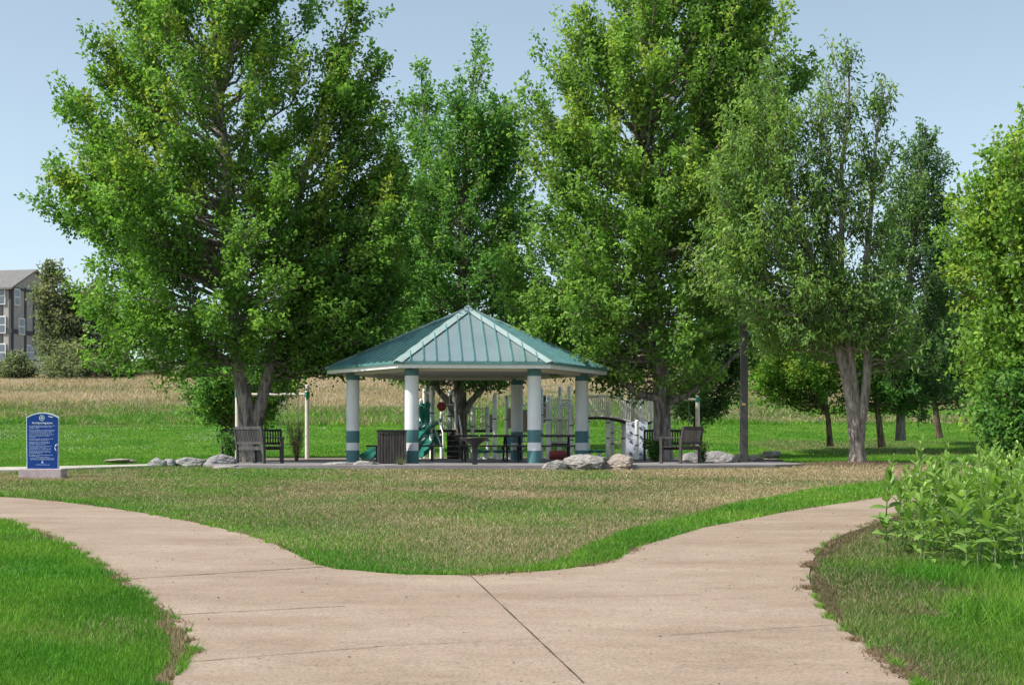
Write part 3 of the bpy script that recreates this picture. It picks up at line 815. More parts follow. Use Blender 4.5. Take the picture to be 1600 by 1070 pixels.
tree('shrub', 'dark leafy shrub under the yellow-green tree at the right edge', (1590, 31), [
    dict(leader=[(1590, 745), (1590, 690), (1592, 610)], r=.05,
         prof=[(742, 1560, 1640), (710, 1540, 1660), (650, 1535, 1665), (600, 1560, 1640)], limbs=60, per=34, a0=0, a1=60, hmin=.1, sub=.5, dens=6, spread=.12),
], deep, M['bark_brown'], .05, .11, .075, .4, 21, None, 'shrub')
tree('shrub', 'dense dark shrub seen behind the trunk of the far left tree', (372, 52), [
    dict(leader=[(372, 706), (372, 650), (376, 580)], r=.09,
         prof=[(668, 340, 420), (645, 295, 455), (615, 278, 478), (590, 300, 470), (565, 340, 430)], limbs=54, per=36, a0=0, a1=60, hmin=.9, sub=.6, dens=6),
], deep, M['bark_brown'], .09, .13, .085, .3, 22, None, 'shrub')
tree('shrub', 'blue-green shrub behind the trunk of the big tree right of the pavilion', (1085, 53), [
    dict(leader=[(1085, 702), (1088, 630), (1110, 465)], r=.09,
         prof=[(660, 1060, 1110), (640, 1040, 1130), (600, 1035, 1165), (560, 1045, 1185), (500, 1070, 1170), (470, 1100, 1150)], limbs=80, per=36, a0=0, a1=60, hmin=.9, sub=.6, dens=6),
], blu, M['bark_brown'], .09, .13, .085, .3, 23, None, 'shrub')

# far trees and brush along the fence on the hill
greyg = [A(.095, .145, .075), A(.18, .23, .115), A(.22, .24, .12)]
tree('brush_tree', 'grey-green tree with bare stems beside the house', (80, 121), [
    dict(leader=[(85, 585), (88, 520), (78, 425)], r=.25,
         prof=[(590, 62, 130), (540, 60, 140), (480, 56, 135), (445, 60, 118), (418, 70, 100)], limbs=60, per=26, a0=20, a1=70, hmin=1, sub=1.1, spread=.3),
    dict(leader=[(100, 585), (125, 520), (150, 455)], r=.2, dy=.5,
         prof=[(590, 90, 190), (540, 90, 200), (490, 95, 190), (450, 120, 170)], limbs=46, per=26, a0=20, a1=70, hmin=1, sub=1.1, spread=.3)],
    greyg, M['bark_grey'], .25, .28, .2, .3, 31, None, ydepth=.6)
brush = tree('brush_shrub', 'grey-green brush below the house at the left edge', (25, 113), [
    dict(leader=[(25, 588), (25, 570)], r=.06, prof=[(592, -5, 50), (580, -10, 55), (570, 5, 40), (564, 15, 30)], limbs=34, per=22, a0=10, a1=70, hmin=.1, sub=.7, spread=.22)],
    greyg, M['bark_grey'], .06, .22, .14, .2, 32, 'brush growing along the fence', 'shrub')
brush2 = tree('brush_shrub', 'pale brush shrub below the grey-green tree beside the house', (110, 112), [
    dict(leader=[(110, 592), (110, 555)], r=.06, prof=[(594, 75, 150), (575, 70, 155), (558, 80, 140), (545, 95, 125)], limbs=40, per=22, a0=10, a1=70, hmin=.1, sub=.8, spread=.25)],
    [c * 1.25 for c in greyg], M['bark_grey'], .06, .22, .14, .2, 33, 'brush growing along the fence', 'shrub')
spots = [(185, 114, 0, 1.0), (250, 116, 1, .9), (300, 114, 0, .8), (480, 118, 1, 1.2), (560, 122, 0, 1.5), (640, 120, 1, 1.1), (860, 124, 1, 1.3), (940, 118, 0, 1.4), (1010, 121, 1, 1.3), (1080, 116, 0, 1.1), (1260, 120, 1, 1.2), (1330, 118, 0, 1.4), (1400, 122, 1, 1.6), (1470, 120, 0, 1.6), (1545, 119, 1, 1.5)]
hz = ['left of the big left tree trunk', 'under the low boughs of the left tree', 'seen between the left tree and its shrub', 'seen left of the pavilion', 'straight above the left pavilion corner', 'behind the left part of the pavilion roof', 'behind the right part of the pavilion roof', 'above the arched play bridge', 'behind the big right trunk', 'just left of the lamp pole', 'behind the small tree nearest the pole', 'behind the pale grey tree limbs', 'behind the tallest row tree', 'behind the farthest row tree', 'behind the yellow-green tree']
for (u, D, kk, s), where in zip(spots, hz):
    o = copy_tree((brush, brush2)[kk])
    xx = X(u, D); o.location = (xx, D, zt(xx, D) - .05); o.scale = (s, s, s); o.rotation_euler.z = random.uniform(0, 6)
    o['label'] = 'hillside brush shrub ' + where

# ------------------------------------------------------------------ pavilion
PC = Vector((-1.211, 40.5, 0)); TH = R(4.5)
def hexp(rad, k, off=0.0):
    a = TH + R(-30 + 60 * k) + off
    return (rad * math.sin(a), -rad * math.cos(a))
pav = thing('pavilion', 'six-sided open picnic pavilion with teal standing seam metal roof on banded columns', 'pavilion', (PC.x, PC.y, SLABZ))
def pz(z): return z - SLABZ
RE, EZ, AZ_ = 3.86, 3.71, 5.36
apex = Vector((0, 0, pz(AZ_)))
for k in range(6):
    a = Vector((*hexp(RE, k), pz(EZ))); b = Vector((*hexp(RE, k + 1), pz(EZ)))
    mb = MB(); th = Vector((0, 0, .05))
    mb.add([a, b, apex, a - th, b - th, apex - th], [(0, 1, 2), (5, 4, 3), (0, 3, 4, 1)])
    pn = mb.build('roof_panel', M['green_metal'], pav)
    mb = MB(); d = (b - a); L = d.length; d.normalize(); mid = (a + b) / 2; up = (apex - mid); slope = up.length; up.normalize(); nn = d.cross(up).normalized()
    if nn.z < 0: nn = -nn
    ns = 12
    for i in range(1, ns):
        s = L * i / ns; p = a + d * s
        frac = 1 - abs(s - L / 2) / (L / 2)
        q = p + up * slope * frac
        if frac > .12: mb.bar(p + nn * .026, q + nn * .026, .024, .056, up=nn)
    mb.build('standing_seam', M['seam'], pn)
    # drip edge and fascia
    mb = MB(); o_ = Vector((nn.x, nn.y, 0)).normalized()
    mb.bar(a + o_ * .02 - Vector((0, 0, .02)), b + o_ * .02 - Vector((0, 0, .02)), .05, .075)
    mb.build('drip_edge', M['seam'], pav)
    mb = MB(); mb.bar(a - o_ * .03 - Vector((0, 0, .105)), b - o_ * .03 - Vector((0, 0, .105)), .05, .10)
    mb.build('fascia', M['fascia'], pav)
    # hip cap
    mb = MB(); hd = (apex - a).normalized()
    sd = hd.cross(Vector((0, 0, 1))).normalized(); hn = sd.cross(hd).normalized()
    w_ = .15
    for s_ in (-1, 1):
        e0 = a + hn * .055 - hd * .05; e1 = apex + hn * .055
        f0 = e0 + sd * s_ * w_ - hn * .05; f1 = e1 + sd * s_ * w_ - hn * .05
        q = [e0, e1, f1, f0]; t_ = hn * .012
        mb.add(q + [p - t_ for p in q], [(0, 1, 2, 3), (7, 6, 5, 4), (0, 3, 7, 4), (2, 1, 5, 6), (3, 2, 6, 7)])
    mb.build('hip_cap', M['cap_metal'], pav)
    # beam under the eave
    ca, cb = Vector((*hexp(3.10, k), 0)), Vector((*hexp(3.10, k + 1), 0))
    mb = MB(); dd = (cb - ca).normalized()
    mb.bar(ca + dd * .1 + Vector((0, 0, pz(3.555))), cb - dd * .1 + Vector((0, 0, pz(3.555))), .16, .075)
    mb.build('beam', M['soffit'], pav)
mb = MB(); mb.lathe([(.10, pz(AZ_) - .01), (.10, pz(AZ_) + .06), (.02, pz(AZ_) + .10)], n=12); mb.build('apex_cap', M['cap_metal'], pav)
mb = MB(); mb.prism([hexp(RE - .07, k) for k in range(6)], pz(3.594), pz(3.62)); mb.build('soffit', M['soffit'], pav)
for k in range(6):
    cx, cy = hexp(3.15, k); r = .178
    zs = [(0.005, pz(1.473), 1), (pz(1.473), pz(1.68), 0), (pz(1.68), pz(2.005), 1), (pz(2.005), pz(3.385), 0), (pz(3.385), pz(3.562), 1)]
    mb = MB(); mb.lathe([(r, 0.0), (r, pz(3.562))], (cx, cy), 32)
    c = mb.build('column', M['colwhite'], pav)
    for z0, z1, g in zs:
        if g:
            mb = MB(); mb.lathe([(r + .003, z0), (r + .003, z1 - .002)], (cx, cy), 32); mb.build('teal_band', M['colgreen'], c)
for k in (1, 4):
    cx, cy = hexp(3.15 - .18, k)
    mb = MB(); mb.box((cx, cy, pz(2.35)), (.08, .03, .12)); mb.build('outlet_box', M['soffit'], pav)

# ------------------------------------------------------------------ benches
def bench(label, x, y, rz, L=1.25, m=None, group='slatted wooden benches'):
    m = m or M['weathered']
    root = thing('park_bench', label, 'bench', (x, y, SLABZ), rz, group)
    for sx in (-1, 1):
        for sy, h in ((-.27, .62), (.25, .40)):
            mb = MB(); mb.box((sx * (L / 2 - .035), sy, h / 2), (.07, .07, h)); mb.build('leg', m, root, .004)
        mb = MB(); mb.bar((sx * (L / 2 - .035), .25, .40), (sx * (L / 2 - .035), .33, .93), .07, .06, up=(0, 1, 0)); mb.build('back_post', m, root, .004)
        mb = MB(); mb.box((sx * (L / 2 - .035), -.01, .645), (.09, .64, .035)); mb.build('armrest', m, root, .006)
    mb = MB()
    for i in range(5): mb.box((0, -.24 + i * .11, .425), (L - .02, .09, .025))
    mb.box((0, -.275, .375), (L - .14, .03, .07)); mb.box((0, .235, .375), (L - .14, .03, .07))
    mb.build('seat', m, root)
    mb = MB()
    def bp(z): return .25 + (z - .40) * .08 / .53
    mb.box((0, bp(.90), .90), (L - .14, .035, .075)); mb.box((0, bp(.52), .52), (L - .14, .035, .065))
    n = int((L - .14) / .075)
    for i in range(n):
        xx = -(L - .14) / 2 + (i + .5) * (L - .14) / n
        mb.bar((xx, bp(.55), .55), (xx, bp(.865), .865), .045, .018, up=(0, 1, 0))
    mb.build('backrest', m, root)
    return root
bench('weathered grey wooden bench seen from behind in front of the far left tree', X(405, 37.6), 37.6, R(130), 1.4)
bench('darker wooden bench behind the weathered grey one at the far left tree', X(394, 43.0), 43.0, R(12), 1.75, M['weathered_dark'])
bench('dark grey wooden bench with armrests in front of the big right trunk', X(1064, 37.6), 37.6, R(-118), 1.4, M['weathered_dark'])
bench('long nearly black bench behind the trunk right of the climbing wall', X(1051, 44.2), 44.2, R(-6), 1.75, M['weathered_dark'])

# ------------------------------------------------------------------ picnic furniture
def picnic(label, x, y, rz, L=1.9, top=True):
    root = thing('picnic_table' if top else 'backless_bench', label, 'picnic table' if top else 'bench', (x, y, SLABZ), rz, 'dark metal picnic furniture under the pavilion' if top else None)
    m = M['brownmesh']
    if top:
        mb = MB()
        for i in range(7): mb.box((0, -.33 + i * .11, .74), (L, .095, .03))
        mb.box((0, -.39, .725), (L + .02, .02, .06)); mb.box((0, .39, .725), (L + .02, .02, .06))
        mb.build('table_top', m, root)
        for sy in (-.68, .68):
            mb = MB()
            for i in range(2): mb.box((0, sy - .065 + i * .13, .44), (L, .115, .045))
            mb.build('seat', m, root)
        for sx in (-1, 1):
            mb = MB(); q = sx * (L / 2 - .28)
            mb.tube([(q, -.68, .40), (q, -.3, .28), (q, .3, .28), (q, .68, .40)], .025, 8)
            mb.tube([(q, -.45, .02), (q, -.12, .70)], .028, 8); mb.tube([(q, .45, .02), (q, .12, .70)], .028, 8)
            mb.tube([(q, -.45, .02), (q, .45, .02)], .02, 8)
            mb.build('leg_frame', M['blackmetal'], root)
    else:
        mb = MB(); mb.box((0, -.09, .44), (L, .16, .05)); mb.box((0, .09, .44), (L, .16, .05)); mb.build('seat', m, root)
        for sx in (-1, 1):
            mb = MB(); mb.box((sx * (L / 2 - .3), 0, .21), (.07, .07, .41)); mb.build('leg', M['blackmetal'], root)
    return root
picnic('long dark backless bench beside the slatted bin and left front column', X(632, 41.5), 41.5, 0, 2.15, False)
picnic('dark picnic table in the middle of the pavilion, left of the shaded rear column', X(757, 41.8), 41.8, R(8), 1.75)
picnic('dark picnic table between the right front column and the rightmost column', X(850, 41.6), 41.6, R(-5), 1.95)

# slatted bin
root = thing('trash_bin', 'dark slatted square bin enclosure beside the left front column', 'trash bin', (X(612, 37.0), 37.0, SLABZ), R(6))
mb = MB(); mb.box((0, 0, .03), (.66, .62, .05)); mb.box((0, 0, .40), (.60, .56, .70)); mb.build('liner', M['blackmetal'], root)
mb = MB()
for i in range(10):
    q = -.33 + i * .0733
    for (cx, cy, dx, dy) in ((q, -.325, .055, .02), (q, .325, .055, .02), (-.345, q * .93, .02, .05), (.345, q * .93, .02, .05)):
        mb.box((cx, cy, .42), (dx, dy, .78))
mb.build('slat_panel', M['weathered_dark'], root)
mb = MB(); mb.box((0, 0, .825), (.76, .72, .035)); mb.build('lid', M['blackmetal'], root, .006)

# pedestal bowl
root = thing('drinking_fountain', 'black pedestal with wide shallow round bowl at the front edge of the patio', 'drinking fountain', (X(742, 35.1), 35.1, SLABZ - .06), 0)
mb = MB(); mb.lathe([(.055, .40), (.085, .52), (.30, .655), (.325, .68), (.325, .70), (.30, .70), (.27, .675), (.10, .64)], n=28); mb.build('bowl', M['blackmetal'], root)
mb = MB(); mb.box((0, 0, .24), (.125, .125, .48)); mb.build('post', M['blackmetal'], root, .008)
mb = MB(); mb.box((0, 0, .012), (.24, .24, .022)); mb.build('base_plate', M['blackmetal'], root)
mb = MB(); mb.tube([(.12, .12, .66), (.12, .12, .74), (.10, .08, .755)], .012, 8); mb.build('spout', M['chain'], root)

# ------------------------------------------------------------------ boulders
def boulder(label, u0, u1, vt, vb, D, m, seed, dep=.8, zb=None, group='landscape boulders'):
    w_ = X(u1, D) - X(u0, D); h_ = (vb - vt) / F * D
    cx = X((u0 + u1) / 2, D); z0 = Z(vb, D) if zb is None else zb
    import bmesh
    bm = bmesh.new(); bmesh.ops.create_icosphere(bm, subdivisions=5, radius=1)
    off = Vector((seed * 7.7, seed * 3.1, seed))
    rr = random.Random(seed)
    cuts = []
    for _ in range(9):
        n = Vector((rr.gauss(0, 1), rr.gauss(0, 1), rr.gauss(0, .8))).normalized(); cuts.append((n, rr.uniform(.62, .9)))
    for v in bm.verts:
        p = v.co.copy()
        for n, dd in cuts:
            e = p.dot(n) - dd
            if e > 0: p -= n * e * .9
        k = 1 + .16 * mnoise.noise(p * 1.7 + off) + .07 * mnoise.noise(p * 4.3 + off) + .035 * mnoise.noise(p * 11 + off) - .05 * abs(mnoise.noise(Vector((p.x * 3, p.y * 3, p.z * 9)) + off))
        v.co = p * k
    xs = [v.co.x for v in bm.verts]; zs = [v.co.z for v in bm.verts]
    fx = w_ / (max(xs) - min(xs)); fz = h_ * 1.25 / (max(zs) - min(zs)); mxz = max(zs)
    for v in bm.verts:
        v.co = Vector((v.co.x * fx, v.co.y * fx * dep, h_ + (v.co.z - mxz) * fz))
    me = bpy.data.meshes.new('boulder'); bm.to_mesh(me); bm.free()
    me.materials.append(m)
    o = bpy.data.objects.new('boulder', me); COL.objects.link(o); o.location = (cx, D, z0)
    tag(o, label, 'boulder', group)
    return o
boulder('light grey boulder farthest left of the three by the left bench', 231, 262, 714, 732, 36.2, M['stone_grey'], 1)
boulder('small grey rock squeezed between the two larger left boulders', 253, 277, 716, 733, 36.3, M['stone_grey'], 2)
boulder('long blue-grey boulder in the middle of the left row', 274, 323, 714, 731, 36.4, M['stone_grey'], 3)
boulder('angular pale grey boulder touching the left bench', 319, 372, 709, 732, 36.3, M['stone_grey'], 4)
boulder('flat white rock lying under the left benches', 331, 382, 726, 735, 35.2, M['stone_pale'], 5)
boulder('thin flat tan rock on the lawn left of the boulder row', 163, 216, 716, 722, 38.5, M['stone_tan'], 6)
boulder('low white rock edging below the leftmost column', 500, 560, 721, 731, 35.4, M['stone_pale'], 7)
boulder('low white rock edging beside the slatted bin', 552, 594, 719, 729, 35.5, M['stone_pale'], 8)
boulder('low pale layered rock right of the right front column', 845, 889, 718, 735, 34.3, M['stone_pale'], 9)
boulder('large white craggy boulder below the rightmost column', 882, 951, 709, 735, 34.5, M['stone_pale'], 10)
boulder('brown-tan boulder right of the large white craggy one', 945, 991, 708, 734, 34.6, M['stone_tan'], 11)
boulder('grey boulder behind the front right bench legs', 1058, 1100, 706, 727, 39.5, M['stone_grey'], 12)
boulder('big pale grey boulder between the right bench and the lamp pole', 1086, 1152, 704, 729, 39.2, M['stone_grey'], 13)
boulder('small pinkish rock left behind the lamp pole', 1144, 1168, 708, 725, 41.0, M['stone_tan'], 14)
boulder('low pinkish rock right of the lamp pole', 1166, 1195, 710, 721, 41.0, M['stone_tan'], 15)
boulder('pale rock at the edge of the lawn right of the lamp pole', 1190, 1222, 704, 714, 45.0, M['stone_pale'], 16)

# ------------------------------------------------------------------ lamp pole
lp = thing('lamp_pole', 'tall dark square lamp pole whose top disappears into the foliage', 'lamp pole', (X(1162.5, 40), 40, 1.10))
mb = MB()
hw = .10
prof = [(hw, 0), (hw * .86, 7.2)]
mb.add([(sx * r, sy * r, z) for r, z in prof for sx, sy in ((-1, -1), (1, -1), (1, 1), (-1, 1))], [(3, 2, 1, 0), (4, 5, 6, 7), (0, 1, 5, 4), (1, 2, 6, 5), (2, 3, 7, 6), (3, 0, 4, 7)])
mb.build('pole', M['polebronze'], lp, .018)
mb = MB(); mb.box((0, 0, .03), (.34, .34, .05)); 
for sx in (-1, 1):
    for sy in (-1, 1): mb.tube([(sx * .12, sy * .12, .05), (sx * .12, sy * .12, .10)], .018, 6)
mb.build('base_plate', M['blackmetal'], lp)
mb = MB(); mb.box((0, -.35, 7.15), (.34, .62, .14)); mb.box((0, -.08, 7.15), (.08, .14, .08)); mb.build('lamp_head', M['polebronze'], lp, .02)
mb = MB(); mb.box((-.02, -.103, 1.62), (.10, .012, .05)); mb.build('sticker', mat('worn_yellow_sticker', (.45, .33, .12), .6), lp)

# ------------------------------------------------------------------ sign
SGD = 30.7
sg = thing('park_sign', 'blue park rules sign with arched top on a pinkish stone base', 'sign', (X(67, SGD), SGD, zt(X(67, SGD), SGD)), R(-3))
mb = MB()
bw = .455
mb.prism([(-bw, -.17), (bw, -.17), (bw, .17), (-bw, .17)], -.1, .20); mb.build('stone_base', M['signstone'], sg, .02)
def arch(wb, wt, z0, z1, rise, n=16):
    pts = [(-wb, z0), (wb, z0), (wt, z1)]
    for i in range(1, n):
        t = i / n; pts.append((wt - 2 * wt * t, z1 + rise * (1 - (2 * t - 1)**2)))
    pts.append((-wt, z1)); return pts
def vplate(mb, pts, y0, y1):
    n = len(pts)
    vs = [(p[0], y0, p[1]) for p in pts] + [(p[0], y1, p[1]) for p in pts]
    mb.add(vs, [tuple(range(n)), tuple(reversed(range(n, 2 * n)))] + [(i, i + n, (i + 1) % n + n, (i + 1) % n) for i in range(n)])
mb = MB(); vplate(mb, arch(.335, .348, .195, 1.27, .10), -.025, .035); mb.build('frame', M['signedge'], sg)
mb = MB(); vplate(mb, arch(.318, .330, .20, 1.255, .093), -.032, -.0255); mb.build('blue_face', M['signblue'], sg)
def text(body, size, x, z, y, m, name, align='CENTER', xs=1.0):
    cu = bpy.data.curves.new(name, 'FONT'); cu.body = body; cu.size = size; cu.align_x = align; cu.extrude = .0012; cu.resolution_u = 3; cu.offset = size * .012
    to = bpy.data.objects.new('tmp', cu); COL.objects.link(to)
    dg = bpy.context.evaluated_depsgraph_get(); me = bpy.data.meshes.new_from_object(to.evaluated_get(dg))
    bpy.data.objects.remove(to)
    me.name = name; me.materials.clear(); me.materials.append(m)
    o = bpy.data.objects.new(name, me); COL.objects.link(o); o.parent = sg
    o.location = (x, y, z); o.rotation_euler = (R(90), 0, 0); o.scale = (xs, 1, 1)
    return o
text('Park Rules & Regulations', .050, 0, 1.135, -.034, M['signink'], 'title_lettering', xs=.86)
# emblem: ring with small mountain shape
mb = MB(); n = 24
def ring(mb, cx, cz, r0, r1, y, n=24):
    vs = []
    for k in range(n):
        t = 2 * math.pi * k / n
        vs += [(cx + r0 * math.cos(t), y, cz + r0 * math.sin(t)), (cx + r1 * math.cos(t), y, cz + r1 * math.sin(t))]
    mb.add(vs, [(2 * k, 2 * k + 1, (2 * k + 3) % (2 * n), (2 * k + 2) % (2 * n)) for k in range(n)])
ring(mb, -.01, 1.255, .045, .057, -.0335)
mb.add([(-.01 + a * .032, -.0335, 1.255 + b * .032) for a, b in ((-1, -.5), (1, -.5), (.35, .8), (0, .2), (-.4, .7))], [(0, 1, 2, 3, 4)])
mb.build('emblem', M['signedge'], sg)
mb = MB()
mb.add([(a, -.0335, b) for a, b in ((-.025, .312), (.03, .312), (.018, .335), (.008, .365), (-.008, .365), (-.016, .335))], [(0, 1, 2, 3, 4, 5)]); mb.build('lower_emblem', M['signink2'], sg)
# unreadable small print: broken strokes of word length
rs = random.Random(5)
def line(mb, x0, x1, z, h):
    x = x0
    while x < x1 - .01:
        w_ = min(rs.uniform(.012, .042), x1 - x)
        # letters as little uprights and hooks
        q = x
        while q < x + w_ - .004:
            lw = rs.uniform(.0035, .006); hh = h * rs.choice((.62, .62, 1.0, .75)); dz = rs.choice((0, 0, 0, -.15 * h))
            mb.add([(q, -.0335, z + dz), (q + lw, -.0335, z + dz), (q + lw, -.0335, z + hh), (q, -.0335, z + hh)], [(0, 1, 2, 3)])
            mb.add([(q, -.0335, z + hh * .4), (q + lw * 1.6, -.0335, z + hh * .4), (q + lw * 1.6, -.0335, z + hh * .6), (q, -.0335, z + hh * .6)], [(0, 1, 2, 3)])
            q += lw + rs.uniform(.002, .0035)
        x += w_ + .008
mb = MB(); z = 1.085
paras = [(2.9, 2.6, 1.1), (2.9, 2.9, 2.6), (2.8, 2.4, .8), (2.7, 2.2), (2.3, 2.4, 1.9), (2.6, 2.0, 2.5), (2.5, 2.5, 1.5), (2.7, 1.2)]
for para in paras:
    for k, ln in enumerate(para):
        line(mb, -.285 + (0 if k == 0 else .012), -.285 + ln * .19, z, .017); z -= .0262
    z -= .012
mb.build('small_print', M['signink2'], sg)
mb = MB()
line(mb, -.13, .14, .435, .016); line(mb, -.26, .27, .405, .017); line(mb, -.25, .26, .383, .017); line(mb, -.15, .16, .275, .016)
mb.build('footer_print', M['signink2'], sg)
mb = MB()
for pts in ([(.13, 1.30), (.17, 1.285), (.22, 1.28), (.225, 1.265), (.18, 1.268), (.13, 1.283)], [(.27, .70), (.33, .715), (.33, .70), (.30, .695), (.285, .66), (.275, .66)], [(.255, .66), (.27, .64), (.285, .60), (.30, .58), (.285, .575), (.262, .61)]):
    mb.add([(a, -.0337, b) for a, b in pts], [tuple(range(len(pts)))])
mb.build('scratch_mark', M['signink'], sg)

# ------------------------------------------------------------------ swings
def swing(label, uL, uR, vt, D, chains, zb=1.17):
    xl, xr = X(uL, D), X(uR, D); h = Z(vt, D) - zb
    cx = (xl + xr) / 2
    root = thing('swing_set', label, 'swing set', (cx, D, zb), 0, 'swing sets of the playground')
    bz = h - .28
    for xx in (xl - cx, xr - cx):
        mb = MB(); mb.tube([(xx, 0, -.02), (xx, 0, h)], .073, 14); mb.lathe([(.073, h), (.06, h + .03), (.02, h + .045)], (xx, 0), 14)
        pst = mb.build('post', M['playbeige'], root)
        mb = MB(); mb.lathe([(.088, bz - .08), (.088, bz + .08)], (xx, 0), 14); mb.build('clamp', M['playgreen'], pst)
    mb = MB(); mb.tube([(xl - cx, 0, bz), (xr - cx, 0, bz)], .045, 12); mb.build('crossbar', M['playbeige'], root)
    for (ua, ub) in chains:
        xa, xb = X(ua, D) - cx, X(ub, D) - cx
        mb = MB()
        for xx in (xa, xb): mb.tube([(xx, 0, bz - .04), (xx * .98 + (xa + xb) * .01, 0, .48)], .011, 5)
        mb.build('chain', M['chain'], root)
        mb = MB(); mb.box(((xa + xb) / 2, 0, .47), (abs(xb - xa) + .06, .17, .025)); mb.build('swing_seat', M['blackmetal'], root)
    return root
swing('beige swing set left of the pavilion behind the far left tree', 371, 480, 603, 48.5, [(409, 438), (449, 466)])
swing('white swing set partly hidden behind the big right trunk', 985, 1090, 611, 49.5, [(1054, 1076)], 1.17)

# ------------------------------------------------------------------ playground
PZ = 1.17
pg = thing('play_structure', 'white-posted playground with green slides, arched bridge and grey climbing wall behind the pavilion', 'playground', (X(850, 49), 49.0, PZ))
px0, py0 = X(850, 49), 49.0
def pp(u, v, D): return Vector((X(u, D) - px0, D - py0, Z(v, D) - PZ))
def post(u, vt, D, r=.062, m='playwhite'):
    p = pp(u, vt, D); mb = MB(); mb.tube([(p.x, p.y, 0), (p.x, p.y, p.z)], r, 12); mb.lathe([(r, p.z), (r * .8, p.z + .03), (r * .25, p.z + .05)], (p.x, p.y), 12)
    o = mb.build('post', M[m], pg)
    mb = MB()
    for q in (.35, .62): mb.lathe([(r + .008, p.z * q), (r + .008, p.z * q + .035)], (p.x, p.y), 12)
    mb.build('clamp', M['polebronze'], o); return o
for a in [(658, 625, 49.6), (663, 609, 51), (675, 603, 48.6, .085), (703, 611, 48.6, .08), (711, 616, 50), (738, 637, 48.4), (762, 637, 48.5), (773, 618, 48.2, .07), (792, 620, 50.5, .07), (690, 645, 50.5),
          (812, 612, 49.5), (846, 608, 48.8), (857, 620, 48.2, .085), (875, 606, 50.5), (874, 622, 48.5, .07), (889, 604, 51), (893, 634, 48.0, .075), (919, 625, 51), (950, 627, 47.8, .07), (974, 628, 48, .07),
          (957, 653, 49.8), (995, 658, 46.8, .065), (1000, 617, 49.5, .075), (1017, 625, 50, .06), (1003, 632, 48.6, .06)]:
    post(*a)
# posts supporting decks
def deck(u0, u1, v, D0, D1):
    a = pp(u0, v, D0); b = pp(u1, v, D0); mb = MB()
    mb.box(((a.x + b.x) / 2, (D0 + D1) / 2 - py0, a.z - .03), (b.x - a.x, D1 - D0, .07)); mb.build('deck', M['deckblack'], pg)
deck(676, 770, 671.5, 48.5, 50.4); deck(858, 896, 692, 48.4, 50.2); deck(976, 1018, 659, 48.3, 50.0)
# stairs
mb = MB()
for i in range(6):
    t = i / 5; a = pp(698, 713 - 41 * t, 47.2 + 1.3 * t); b = pp(716, 713 - 41 * t, 47.2 + 1.3 * t)
    mb.box(((a.x + b.x) / 2, a.y, a.z - .015), (b.x - a.x, .27, .035)); mb.box(((a.x + b.x) / 2, a.y + .13, a.z - .09), (b.x - a.x, .02, .14))
mb.build('stairs', M['deckblack'], pg)
for (ua, va, ub, vb) in ((680, 640, 692, 676), (677, 664, 691, 700), (716, 640, 723, 690)):
    mb = MB(); a = pp(ua, va, 48.5); b = pp(ub, vb, 47.3); c = pp(ub + .5, 716, 47.2)
    mb.tube([a, b, c], .022, 8); mb.build('handrail', M['playwhite'], pg)
# barrier panels with bars
def barrier(u0, u1, vt, vb, D, n=9, m='playbeige', smile=False, D1=None):
    D1 = D1 or D
    mb = MB(); a = pp(u0, vt, D); b = pp(u1, vt, D1); c = pp(u0, vb, D); d = pp(u1, vb, D1)
    mb.tube([a, b], .020, 6); mb.tube([c, d], .020, 6)
    for i in range(n + 1):
        t = i / n; mb.tube([a.lerp(b, t), c.lerp(d, t)], .016, 5, cap=False)
    if smile:
        for q in (.35, .8):
            mb.tube([a.lerp(b, t).lerp(c.lerp(d, t), q + .22 * (1 - (2 * t - 1)**2) - .12) + Vector((0, -.02, 0)) for t in [i / 8 for i in range(9)]], .014, 5)
    mb.build('barrier_panel', M[m], pg)
barrier(730, 762, 638, 670, 48.4, 8, smile=True); barrier(690, 712, 631, 671, 50.0, 6); barrier(800, 846, 632, 690, 50.2, 7, 'playwhite')
barrier(858, 893, 655, 692, 48.3, 9); barrier(858, 875, 625, 652, 50.4, 4, 'playwhite'); barrier(875, 893, 625, 655, 50.4, 5); barrier(862, 892, 658, 690, 50.3, 7)
def panel(u0, u1, vt, vb, D, m, name='panel', th=.03):
    a = pp(u0, vt, D); b = pp(u1, vb, D); mb = MB(); mb.box(((a.x + b.x) / 2, a.y, (a.z + b.z) / 2), (b.x - a.x, th, a.z - b.z)); return mb.build(name, M[m], pg, .004)
panel(764, 770, 647, 673, 48.6, 'playtan'); panel(794, 801, 638, 669, 50.4, 'playtan'); panel(815, 824, 640, 675, 50.0, 'playtan'); panel(848, 856, 632, 660, 50.0, 'playtan')
panel(848, 853, 618, 632, 50.5, 'colgreen')
# red disc
a = pp(690, 635, 48.3); mb = MB(); n = 28
vs = [(a.x + .155 * math.cos(2 * math.pi * k / n), a.y - .02, a.z + .155 * math.sin(2 * math.pi * k / n)) for k in range(n)] + [(a.x + .155 * math.cos(2 * math.pi * k / n), a.y + .02, a.z + .155 * math.sin(2 * math.pi * k / n)) for k in range(n)]
mb.add(vs, [tuple(range(n)), tuple(reversed(range(n, 2 * n)))] + [(k, k + n, (k + 1) % n + n, (k + 1) % n) for k in range(n)])
mb.tube([(a.x, a.y - .05, a.z), (a.x, a.y + .03, a.z)], .025, 8); mb.build('red_disc', M['playred'], pg)
mb = MB(); mb.tube([pp(672, 632, 48.3), pp(712, 632, 48.3)], .018, 6); mb.build('crossbar', M['playwhite'], pg)
mb = MB(); mb.tube([pp(686, 632, 48.3)] + [pp(694 - 8 * math.cos(t), 624 - 9 * math.sin(t), 48.3) for t in [i * math.pi / 8 for i in range(9)]] + [pp(703, 632, 48.3)], .014, 6); mb.build('hoop', M['playwhite'], pg)
